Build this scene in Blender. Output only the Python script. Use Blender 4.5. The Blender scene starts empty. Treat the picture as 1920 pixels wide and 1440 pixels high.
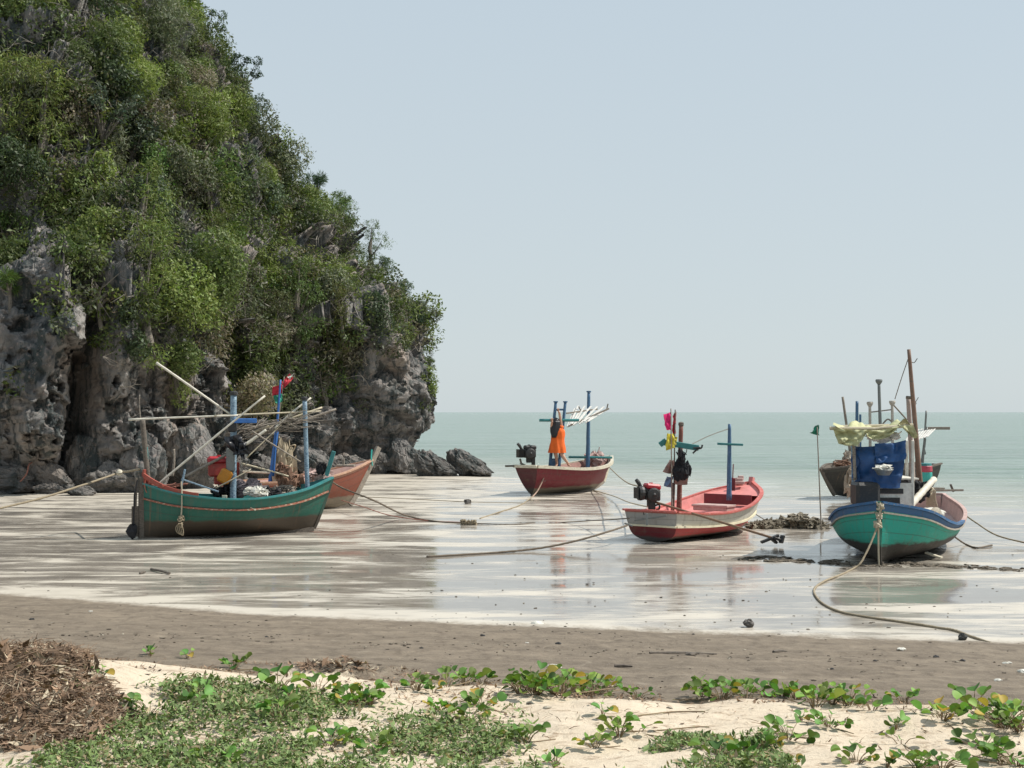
import bpy, bmesh, math, random
import numpy as np
from mathutils import Vector, Matrix
from mathutils.bvhtree import BVHTree
R = math.radians
random.seed(7)
C = bpy.context.scene.collection
sc = bpy.context.scene

# ------------------------------------------------------------------ camera
CAMZ = 2.6
FPX, CX, CY = 2500.0, 960.0, 720.0
PITCH = math.atan((772 - 720) / FPX)
cam = bpy.data.cameras.new('camera'); co = bpy.data.objects.new('camera', cam); C.objects.link(co)
cam.sensor_width = 36; cam.lens = FPX / 1920 * 36; cam.clip_end = 20000; cam.clip_start = 0.1
co.location = (0, 0, CAMZ); co.rotation_euler = (math.pi / 2 + PITCH, 0, 0)
sc.camera = co
# ------------------------------------------------------------------ light
SUN_EL, SUN_AZ = R(52), R(84)          # azimuth clockwise from +Y (view direction) to +X
sc.world = bpy.data.worlds.new('World'); w = sc.world; w.use_nodes = True
nt = w.node_tree; nt.nodes.clear()
sky = nt.nodes.new('ShaderNodeTexSky'); sky.sky_type = 'NISHITA'; sky.sun_disc = False
sky.sun_elevation = SUN_EL; sky.sun_rotation = SUN_AZ
sky.air_density = 1.0; sky.dust_density = 1.0; sky.ozone_density = 1.0
hs = nt.nodes.new('ShaderNodeHueSaturation'); hs.inputs['Saturation'].default_value = 0.62
bg = nt.nodes.new('ShaderNodeBackground'); bg.inputs[1].default_value = 0.085
wo = nt.nodes.new('ShaderNodeOutputWorld')
hz = nt.nodes.new('ShaderNodeMix'); hz.data_type = 'RGBA'; hz.inputs[0].default_value = 0.86    # thick even summer haze over the clear sky
tc = nt.nodes.new('ShaderNodeTexCoord'); sx = nt.nodes.new('ShaderNodeSeparateXYZ'); nt.links.new(tc.outputs['Generated'], sx.inputs[0])
hg = nt.nodes.new('ShaderNodeMix'); hg.data_type = 'RGBA'; hg.inputs[6].default_value = (6.4, 7.15, 7.35, 1); hg.inputs[7].default_value = (5.45, 6.6, 7.6, 1)
mr = nt.nodes.new('ShaderNodeMapRange'); mr.inputs[1].default_value = 0.0; mr.inputs[2].default_value = 0.42; nt.links.new(sx.outputs[2], mr.inputs[0]); nt.links.new(mr.outputs[0], hg.inputs[0]); nt.links.new(hg.outputs[2], hz.inputs[7])
nt.links.new(sky.outputs[0], hs.inputs['Color']); nt.links.new(hs.outputs[0], hz.inputs[6]); nt.links.new(hz.outputs[2], bg.inputs[0]); nt.links.new(bg.outputs[0], wo.inputs[0])
sl = bpy.data.lights.new('sun', 'SUN'); sl.energy = 4.6; sl.angle = R(0.6); sl.color = (1, 0.95, 0.87)
so = bpy.data.objects.new('sun', sl); C.objects.link(so)
sd = Vector((math.sin(SUN_AZ) * math.cos(SUN_EL), math.cos(SUN_AZ) * math.cos(SUN_EL), math.sin(SUN_EL)))
so.rotation_euler = sd.to_track_quat('Z', 'Y').to_euler(); so.location = (30, 0, 40)
sc.view_settings.view_transform = 'Standard'; sc.view_settings.look = 'None'
sc.view_settings.exposure = 0.25; sc.view_settings.gamma = 1
sc.cycles.max_bounces = 6; sc.cycles.transparent_max_bounces = 8

# ------------------------------------------------------------------ pixel <-> world
cp, sp = math.cos(PITCH), math.sin(PITCH)
def ray(px, py):
    a, b, c = px - CX, FPX, CY - py
    return Vector((a, b * cp - c * sp, b * sp + c * cp))
def P(px, py, Y):                    # point at depth Y seen at that photograph pixel
    d = ray(px, py); k = Y / d.y
    return Vector((d.x * k, Y, CAMZ + d.z * k))
def G(px, py, z=0.0):
    d = ray(px, py); k = (z - CAMZ) / d.z
    return Vector((d.x * k, d.y * k, z))
def proj(x, y, z):
    zz = z - CAMZ
    f = y * cp + zz * sp; u = -y * sp + zz * cp
    return CX + FPX * x / f, CY - FPX * u / f

# ------------------------------------------------------------------ numpy noise
def _h(ix, iy, iz, seed):
    n = (ix.astype(np.int64) * 374761393 + iy.astype(np.int64) * 668265263 + iz.astype(np.int64) * 2147483647 + seed * 1274126177) & 0xffffffff
    n = ((n ^ (n >> 13)) * 1274126177) & 0xffffffff
    n = ((n ^ (n >> 16)) * 2246822519) & 0xffffffff
    return ((n ^ (n >> 15)) & 0xffffff) / float(0xffffff) * 2 - 1
def noise(x, y, z, seed=0):
    x, y, z = np.broadcast_arrays(np.asarray(x, float), np.asarray(y, float), np.asarray(z, float))
    ix, iy, iz = np.floor(x), np.floor(y), np.floor(z)
    fx, fy, fz = x - ix, y - iy, z - iz
    ux, uy, uz = [f * f * f * (f * (f * 6 - 15) + 10) for f in (fx, fy, fz)]
    r = 0
    for dx in (0, 1):
        for dy in (0, 1):
            for dz in (0, 1):
                wgt = (ux if dx else 1 - ux) * (uy if dy else 1 - uy) * (uz if dz else 1 - uz)
                r = r + wgt * _h(ix + dx, iy + dy, iz + dz, seed)
    return r
def fbm(x, y, z, oct=4, seed=0, gain=0.5):
    r = 0; a = 1.0; f = 1.0
    for o in range(oct):
        r = r + a * noise(x * f + o * 7.3, y * f + o * 3.1, z * f + o * 5.7, seed + o); a *= gain; f *= 2.03
    return r
def sstep(a, b, x):
    t = np.clip((x - a) / (b - a), 0, 1); return t * t * (3 - 2 * t)

def facets(x, y, z, cell, seed):
    """broken-rock relief: every Voronoi cell is its own tilted plane"""
    p = np.stack([x, y, z], -1).reshape(-1, 3) / cell; ip = np.floor(p); best = np.full(len(p), 1e9); out = np.zeros(len(p))
    for dx in (-1, 0, 1):
        for dy in (-1, 0, 1):
            for dz in (-1, 0, 1):
                c = ip + np.array([dx, dy, dz]); j = [_h(c[:, 0], c[:, 1], c[:, 2], seed + k) for k in range(7)]
                r = p - (c + .5 + .45 * np.stack(j[:3], -1)); d = (r * r).sum(1)
                v = r[:, 0] * j[3] + r[:, 1] * j[4] + r[:, 2] * j[5] + .45 * j[6]
                m = d < best; best[m] = d[m]; out[m] = v[m]
    return out.reshape(np.shape(x))
# ------------------------------------------------------------------ materials
MATS = {}
def nodes(name):
    m = bpy.data.materials.new(name); m.use_nodes = True; MATS[name] = m
    n = m.node_tree.nodes; l = m.node_tree.links
    return m, n, l, n['Principled BSDF']
def tex(n, l, kind, vec, scale, detail=4, rough=0.55, dist=0, feat=None):
    t = n.new('ShaderNodeTex' + kind)
    t.inputs['Scale'].default_value = scale
    if kind == 'Noise':
        t.inputs['Detail'].default_value = detail; t.inputs['Roughness'].default_value = rough; t.inputs['Distortion'].default_value = dist
    if feat: t.feature = feat
    l.new(vec, t.inputs['Vector']); return t
def ramp(n, l, fac, stops, interp='LINEAR'):
    r = n.new('ShaderNodeValToRGB'); cr = r.color_ramp; cr.interpolation = interp
    while len(cr.elements) > 1: cr.elements.remove(cr.elements[-1])
    cr.elements[0].position = stops[0][0]; cr.elements[0].color = _c(stops[0][1])
    for p, c in stops[1:]:
        e = cr.elements.new(p); e.color = _c(c)
    l.new(fac, r.inputs[0]); return r.outputs[0]
def _c(c):
    if isinstance(c, (int, float)): return (c, c, c, 1)
    return (c[0], c[1], c[2], 1)
def mixc(n, l, fac, a, b, blend='MIX'):
    m = n.new('ShaderNodeMix'); m.data_type = 'RGBA'; m.blend_type = blend
    for i, v in ((0, fac), (6, a), (7, b)):
        s = m.inputs[i]
        if isinstance(v, (int, float)):
            if i == 0: s.default_value = float(v)
            else: s.default_value = (v, v, v, 1)
        elif isinstance(v, tuple): s.default_value = _c(v)
        else: l.new(v, s)
    return m.outputs[2]
def math_(n, l, op, a, b=0.0, clamp=False):
    m = n.new('ShaderNodeMath'); m.operation = op; m.use_clamp = clamp
    for s, v in ((m.inputs[0], a), (m.inputs[1], b)):
        if isinstance(v, (int, float)): s.default_value = v
        else: l.new(v, s)
    return m.outputs[0]
def bump(n, l, b, h, strength, dist=0.02):
    bp = n.new('ShaderNodeBump'); bp.inputs['Strength'].default_value = strength; bp.inputs['Distance'].default_value = dist
    l.new(h, bp.inputs['Height']); l.new(bp.outputs[0], b.inputs['Normal']); return bp
def coord(n, which='Object'):
    return n.new('ShaderNodeTexCoord').outputs[which]
def mapped(n, l, vec, scale):
    m = n.new('ShaderNodeMapping'); m.inputs['Scale'].default_value = scale; l.new(vec, m.inputs['Vector']); return m.outputs[0]
def pos(n): return n.new('ShaderNodeNewGeometry').outputs['Position']

def paint(name, col, rough=0.55, worn=None, amt=0.35, scale=7, bmp=0.25, var=0.25, metal=0.0):
    m, n, l, b = nodes(name)
    v = coord(n)
    a = tex(n, l, 'Noise', v, scale, 6, 0.65)
    c2 = tuple(x * (1 - var) for x in col)
    c = mixc(n, l, ramp(n, l, a.outputs[0], [(0.35, 0), (0.65, 1)]), tuple(col), c2)
    wt = tex(n, l, 'Noise', mapped(n, l, v, (1, 1, 2.2)), scale * 2.3, 8, 0.75)
    worn = worn or tuple(x * 0.45 + 0.03 for x in col)
    th = 0.5 + (0.5 - amt) * 0.35
    c = mixc(n, l, ramp(n, l, wt.outputs[0], [(th, 0), (th + 0.06, 1)]), c, tuple(worn))
    l.new(c, b.inputs['Base Color']); b.inputs['Roughness'].default_value = rough; b.inputs['Metallic'].default_value = metal
    bump(n, l, b, wt.outputs[0], bmp, 0.01)
    return m

def hull_mat(name, bands, mud_z=0.25, mud=(0.13, 0.105, 0.075), planks=5):
    """bands: (v, colour) from keel to sheer, worn and stained, muddy below mud_z (metres)"""
    m, n, l, b = nodes(name)
    uv = coord(n, 'UV'); ob = coord(n)
    sx = n.new('ShaderNodeSeparateXYZ'); l.new(uv, sx.inputs[0])
    so_ = n.new('ShaderNodeSeparateXYZ'); l.new(ob, so_.inputs[0])
    n1 = tex(n, l, 'Noise', mapped(n, l, ob, (1, 1, 3)), 3, 6, 0.7)
    n2 = tex(n, l, 'Noise', mapped(n, l, ob, (1, 1, 1.6)), 16, 8, 0.75)
    n3 = tex(n, l, 'Noise', mapped(n, l, ob, (5, 5, .6)), 3, 5, 0.6)
    vv = math_(n, l, 'ADD', sx.outputs[1], math_(n, l, 'MULTIPLY', math_(n, l, 'SUBTRACT', n2.outputs[0], 0.5), 0.012))
    st = [(0.0, bands[0][1])] + [(v, c) for v, c in bands[1:]]
    c = ramp(n, l, vv, st, 'CONSTANT')
    c = mixc(n, l, ramp(n, l, n1.outputs[0], [(0.4, 0.0), (0.75, 0.30)]), c, mixc(n, l, 0.4, c, (0.18, 0.16, 0.13)))
    c = mixc(n, l, ramp(n, l, n2.outputs[0], [(0.62, 0), (0.68, 0.55)]), c, (0.16, 0.14, 0.11))
    c = mixc(n, l, ramp(n, l, n3.outputs[0], [(0.52, 0), (0.75, 0.4)]), c, (0.12, 0.1, 0.07))
    # mud and weed below the waterline, its edge uneven
    zz = math_(n, l, 'ADD', so_.outputs[2], math_(n, l, 'ADD', math_(n, l, 'MULTIPLY', math_(n, l, 'SUBTRACT', n1.outputs[0], 0.5), -0.16),
                                                  math_(n, l, 'MULTIPLY', math_(n, l, 'SUBTRACT', n2.outputs[0], 0.5), -0.08)))
    mk = ramp(n, l, zz, [(max(0, mud_z - 0.02), 1), (mud_z + 0.03, 0)])
    mc = mixc(n, l, n2.outputs[0], tuple(x * 0.35 for x in mud), tuple(x * 1.7 for x in mud))
    c = mixc(n, l, mk, c, mc)
    seam = ramp(n, l, math_(n, l, 'PINGPONG', math_(n, l, 'MULTIPLY', sx.outputs[1], planks), 0.5), [(0.0, .75), (0.035, .35), (0.06, 0)])
    c = mixc(n, l, math_(n, l, 'MULTIPLY', seam, ramp(n, l, n1.outputs[0], [(.3, 1), (.65, .35)])), c, (0.05, 0.042, 0.034))
    butt = tex(n, l, 'Noise', mapped(n, l, ob, (9, 1, .15)), 1.5, 3, .6)
    c = mixc(n, l, ramp(n, l, butt.outputs[0], [(0.60, 0), (0.72, .5)]), c, (0.16, 0.09, 0.05))
    l.new(c, b.inputs['Base Color'])
    l.new(ramp(n, l, n2.outputs[0], [(0.3, 0.42), (0.7, 0.75)]), b.inputs['Roughness'])
    pl = math_(n, l, 'PINGPONG', math_(n, l, 'MULTIPLY', sx.outputs[1], planks), 0.5)
    h = math_(n, l, 'ADD', ramp(n, l, pl, [(0.0, 0), (0.04, 1)]), math_(n, l, 'MULTIPLY', n2.outputs[0], 1.2))
    bump(n, l, b, h, 0.35, 0.012)
    return m

# ------------------------------------------------------------------ objects
def setp(o, label=None, cat=None, group=None, kind=None):
    if label: o['label'] = label
    if cat: o['category'] = cat
    if group: o['group'] = group
    if kind: o['kind'] = kind
    return o
ROOTM = {}
def empty(name, loc, rz=0, label=None, cat=None, group=None, roll=0, pitch=0):
    o = bpy.data.objects.new(name, None); C.objects.link(o)
    o.location = loc; o.rotation_euler = (roll, pitch, rz); o.empty_display_size = 0.1
    M = Matrix.Translation(Vector(loc)) @ (o.rotation_euler.to_matrix().to_4x4())
    ROOTM[o.name] = M
    return setp(o, label, cat, group)
def Wp(root, p): return ROOTM[root.name] @ Vector(p)
def _link(name, me, mat, parent, smooth):
    for m in (mat if isinstance(mat, (list, tuple)) else [mat]):
        me.materials.append(m)
    if smooth: me.polygons.foreach_set('use_smooth', [True] * len(me.polygons))
    o = bpy.data.objects.new(name, me); C.objects.link(o)
    if parent is not None: o.parent = parent
    if parent is not None and parent.name in ROOTM: ROOTM[o.name] = ROOTM[parent.name]
    return o
class MB:
    """collects shapes in world (or root-local) coordinates and links them as ONE mesh object"""
    def __init__(s): s.v = []; s.f = []; s.uv = {}
    def add(s, vs, fs):
        k = len(s.v); s.v += [Vector(v) for v in vs]; s.f += [tuple(i + k for i in f) for f in fs]; return s
    def box(s, c, size, rot=None, bev=0.12):
        hx, hy, hz = [x / 2 for x in size]; b = min(hx, hy, hz) * bev * 2
        vs = []
        bm = bmesh.new(); bmesh.ops.create_cube(bm, size=1)
        for v in bm.verts: v.co = Vector((v.co.x * 2 * hx, v.co.y * 2 * hy, v.co.z * 2 * hz))
        if b > 0: bmesh.ops.bevel(bm, geom=bm.edges[:], offset=b, segments=1, affect='EDGES')
        bm.verts.ensure_lookup_table()
        M = rot if rot is not None else Matrix.Identity(3)
        s.add([M @ v.co + Vector(c) for v in bm.verts], [[v.index for v in f.verts] for f in bm.faces]); bm.free(); return s
    def tube(s, pts, r, n=8, cap=True, jit=0.0):
        pts = [Vector(p) for p in pts]; m = len(pts)
        rs = r if isinstance(r, (list, tuple)) else [r] * m
        k0 = len(s.v); up = None
        for i, p in enumerate(pts):
            t = (pts[min(i + 1, m - 1)] - pts[max(i - 1, 0)])
            if t.length < 1e-9: t = Vector((0, 0, 1))
            t.normalize()
            if up is None:
                up = Vector((0, 0, 1)) if abs(t.z) < 0.9 else Vector((1, 0, 0))
            a = (up - t * up.dot(t))
            if a.length < 1e-6: a = t.orthogonal()
            a.normalize(); b = t.cross(a); up = a
            for j in range(n):
                an = 2 * math.pi * j / n
                rr = rs[i] * (1 + (random.uniform(-jit, jit) if jit else 0))
                s.v.append(p + (a * math.cos(an) + b * math.sin(an)) * rr)
        for i in range(m - 1):
            for j in range(n):
                s.f.append((k0 + i * n + j, k0 + i * n + (j + 1) % n, k0 + (i + 1) * n + (j + 1) % n, k0 + (i + 1) * n + j))
        if cap:
            s.f.append(tuple(k0 + j for j in range(n))[::-1]); s.f.append(tuple(k0 + (m - 1) * n + j for j in range(n)))
        return s
    def bar(s, a, b, w_, h_):
        a, b = Vector(a), Vector(b); t = (b - a); L = t.length; t.normalize()
        up = Vector((0, 0, 1)) if abs(t.z) < 0.95 else Vector((0, 1, 0))
        x = t.cross(up).normalized(); y = x.cross(t).normalized()
        M = Matrix((t, x, y)).transposed()
        return s.box((a + b) / 2, (L, w_, h_), M)
    def strip(s, path, w_, h_, closed=False):
        """rectangular moulding along a path; w_ across (horizontal), h_ high, centred"""
        path = [Vector(p) for p in path]; k0 = len(s.v); m = len(path)
        for i, p in enumerate(path):
            t = path[min(i + 1, m - 1)] - path[max(i - 1, 0)]; t.z = 0; t.normalize()
            nrm = Vector((t.y, -t.x, 0))
            for (a, b) in ((-.5, -.5), (.5, -.5), (.5, .5), (-.5, .5)):
                s.v.append(p + nrm * (w_ * a) + Vector((0, 0, h_ * b)))
        for i in range(m - 1):
            for j in range(4):
                s.f.append((k0 + i * 4 + j, k0 + i * 4 + (j + 1) % 4, k0 + (i + 1) * 4 + (j + 1) % 4, k0 + (i + 1) * 4 + j))
        s.f.append((k0 + 3, k0 + 2, k0 + 1, k0)); k = k0 + (m - 1) * 4; s.f.append((k, k + 1, k + 2, k + 3))
        return s
    def grid(s, fn, nu, nv, uvs=False):
        k0 = len(s.v)
        for i in range(nu + 1):
            for j in range(nv + 1):
                s.v.append(Vector(fn(i / nu, j / nv)))
                if uvs: s.uv[len(s.v) - 1] = (i / nu, j / nv)
        for i in range(nu):
            for j in range(nv):
                a = k0 + i * (nv + 1) + j
                s.f.append((a, a + nv + 1, a + nv + 2, a + 1))
        return s
    def blob(s, c, rad, sub=3, amp=0.25, freq=2.0, seed=0, squash=None):
        bm = bmesh.new(); bmesh.ops.create_icosphere(bm, subdivisions=sub, radius=1)
        co_ = np.array([v.co[:] for v in bm.verts])
        d = 1 + amp * fbm(co_[:, 0] * freq + seed, co_[:, 1] * freq, co_[:, 2] * freq, 4, seed)
        co_ = co_ * d[:, None] * np.array(rad) + np.array(c)
        s.add([Vector(p) for p in co_], [[v.index for v in f.verts] for f in bm.faces]); bm.free(); return s
    def lathe(s, c, prof, n=14, axis=None):
        """prof: (radius, height) list from c along z (or axis)"""
        k0 = len(s.v); ax = Vector(axis).normalized() if axis is not None else Vector((0, 0, 1))
        a = ax.orthogonal().normalized(); b = ax.cross(a)
        for r_, h_ in prof:
            for j in range(n):
                an = 2 * math.pi * j / n
                s.v.append(Vector(c) + ax * h_ + (a * math.cos(an) + b * math.sin(an)) * max(r_, 1e-4))
        for i in range(len(prof) - 1):
            for j in range(n):
                s.f.append((k0 + i * n + j, k0 + i * n + (j + 1) % n, k0 + (i + 1) * n + (j + 1) % n, k0 + (i + 1) * n + j))
        return s
    def cloth(s, p00, p10, p11, p01, nu=14, nv=12, sag=0.1, wr=0.03, seed=0, fr=3.0, th=0.004):
        p00, p10, p11, p01 = map(Vector, (p00, p10, p11, p01))
        nrm = (p10 - p00).cross(p01 - p00).normalized()
        def fn(u, v):
            p = (p00 * (1 - u) + p10 * u) * (1 - v) + (p01 * (1 - u) + p11 * u) * v
            q = float(fbm(u * fr + seed, v * fr * 0.8, seed * 1.7, 3, seed))
            return p + nrm * q * wr + Vector((0, 0, -sag * 4 * u * (1 - u) * (1 if sag >= 0 else 1)))
        k = len(s.v); s.grid(fn, nu, nv); m = len(s.v) - k
        fs = [f for f in s.f if f[0] >= k]
        s.v += [v - nrm * th for v in s.v[k:k + m]]
        s.f += [tuple(i + m for i in f[::-1]) for f in fs]
        return s
    def build(s, name, mat, parent=None, world=True, smooth=False, label=None, cat=None, group=None, kind=None):
        me = bpy.data.meshes.new(name)
        vs = s.v
        if parent is not None and world and parent.name in ROOTM:
            Mi = ROOTM[parent.name].inverted(); vs = [Mi @ v for v in vs]
        me.from_pydata([tuple(v) for v in vs], [], s.f)
        if s.uv:
            ul = me.uv_layers.new(name='UVMap')
            idx = np.empty(len(me.loops), dtype=np.int64); me.loops.foreach_get('vertex_index', idx)
            tab = np.zeros((len(vs), 2)); 
            for k, q in s.uv.items(): tab[k] = q
            ul.data.foreach_set('uv', tab[idx].ravel())
        me.validate(); me.update()
        o = _link(name, me, mat, parent, smooth)
        return setp(o, label, cat, group, kind)
def np_mesh(name, V, Fq, mat, parent=None, attrs=None, smooth=False, cols=None):
    if cols is not None and name == 'hill_undergrowth':
        lum = cols @ np.array([.3, .6, .1]); cols = cols * 1.08 + lum[:, None] * np.array([.17, .14, .11])
    me = bpy.data.meshes.new(name)
    V = np.asarray(V, dtype=np.float32); Fq = np.asarray(Fq, dtype=np.int32)
    nf, k = Fq.shape
    me.vertices.add(len(V)); me.vertices.foreach_set('co', V.ravel())
    me.loops.add(nf * k); me.loops.foreach_set('vertex_index', Fq.ravel())
    me.polygons.add(nf); me.polygons.foreach_set('loop_start', np.arange(0, nf * k, k, dtype=np.int32))
    try: me.polygons.foreach_set('loop_total', np.full(nf, k, dtype=np.int32))
    except Exception: pass
    me.update(calc_edges=True)
    for an, av in (attrs or {}).items():
        a = me.attributes.new(an, 'FLOAT', 'POINT'); a.data.foreach_set('value', np.asarray(av, dtype=np.float32))
    if cols is not None:
        a = me.attributes.new('leafcol', 'FLOAT_COLOR', 'POINT')
        a.data.foreach_set('color', np.concatenate([cols, np.ones((len(cols), 1))], 1).astype(np.float32).ravel())
    return _link(name, me, mat, parent, smooth)
def copy_tree(o, parent=None, name=None):
    c = o.copy(); C.objects.link(c); c.parent = parent
    for ch in list(o.children): copy_tree(ch, c)
    return c
def spline(pts, n=40):
    pts = [Vector(p) for p in pts]; out = []
    Pn = [pts[0] * 2 - pts[1]] + pts + [pts[-1] * 2 - pts[-2]]
    m = len(pts) - 1; per = max(2, n // m)
    for i in range(m):
        a, b, c, d = Pn[i:i + 4]
        for k in range(per):
            t = k / per
            out.append(0.5 * ((2 * b) + (c - a) * t + (2 * a - 5 * b + 4 * c - d) * t * t + (3 * b - a - 3 * c + d) * t ** 3))
    out.append(pts[-1]); return out
def curve1(ctrl):
    xs = np.array([c[0] for c in ctrl]); ys = np.array([c[1] for c in ctrl]); m = np.gradient(ys, xs)
    def f(s):
        s = min(max(s, xs[0]), xs[-1]); i = min(int(np.searchsorted(xs, s, 'right')) - 1, len(xs) - 2); h = xs[i + 1] - xs[i]; t = (s - xs[i]) / h
        return float((2 * t**3 - 3 * t**2 + 1) * ys[i] + (t**3 - 2 * t**2 + t) * h * m[i] + (-2 * t**3 + 3 * t**2) * ys[i + 1] + (t**3 - t**2) * h * m[i + 1])
    return f

# ================================================================== THE SETTING
def yb(x): return np.interp(x, [-40, -12, -7.4, -3.4, 0, 3, 5.8, 12, 40], [26, 20.7, 19.2, 17.2, 16.3, 15.7, 15.0, 13.6, 10])
def yc(x): return np.interp(x, [-40, -8, -3.5, -1.4, 0, 1.6, 3.2, 8, 40], [16, 10.6, 9.7, 9.0, 8.5, 8.1, 7.75, 7.3, 6])
def ground_z(x, y):
    x = np.asarray(x, float); y = np.asarray(y, float)
    b = yb(x) + 0.22 * fbm(x * .7, 3.3, 0, 3, 5); c = yc(x) + 0.22 * fbm(x * 1.3, 8.8, 0, 3, 9)
    u = np.clip((b - y) / (b - c), 0, 1)
    z = 0.80 * (u * (0.82 + 0.18 * u))
    top = np.clip((c - y), 0, 3)
    z = z + 0.06 * (1 - np.exp(-top / 0.12)) * (top > 0) + 0.035 * top
    z = z + sstep(-.1, .3, c - y) * (0.022 * fbm(x * 3.1, y * 3.1, 0, 4, 21) + 0.035 * fbm(x * .8, y * .8, 2, 2, 22))
    z = z + sstep(0, 1, u * 4) * (0.007 * fbm(x * 4, y * 4, 1, 3, 31) - 0.022 * np.clip(fbm(x * 2.1, y * 1.6, 5, 3, 33) - .25, 0, 1))
    # small heaps of turned sand at the foot of the creepers (left half)
    z = z + 0.13 * np.exp(-(((x + 1.15) / .42) ** 2 + ((y - 9.15) / .22) ** 2)) * (1 + .5 * fbm(x * 7, y * 7, 0, 3, 4))
    z = z + 0.30 * np.exp(-(((x + 2.75) / .95) ** 2 + ((y - 7.7) / .9) ** 2))
    # the flat falls below the sea beyond a slanting shoreline
    sh = np.interp(x, [-60, -8, -2, 3, 8, 14, 60], [75, 66, 57, 47.5, 41, 36, 20])
    dd = y - sh
    z = z + np.where(dd > -4, -0.05 * sstep(-4, 0, dd) - 0.03 * np.clip(dd, 0, 1e5), 0) * (y > 20)
    z = z + 0.012 * fbm(x * .16, y * .55, 4, 3, 44) * sstep(0.5, 3, y - b)
    return z
def GP(px, py):
    d = ray(px, py); lo = None; k = 1.0
    Y = 4.5
    while Y < 70:
        kk = Y / d.y; z = CAMZ + d.z * kk
        if z <= float(ground_z(d.x * kk, Y)): break
        Y += 0.02 if Y < 20 else 0.1
    kk = Y / d.y; x = d.x * kk
    return Vector((x, Y, float(ground_z(x, Y))))

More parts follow.
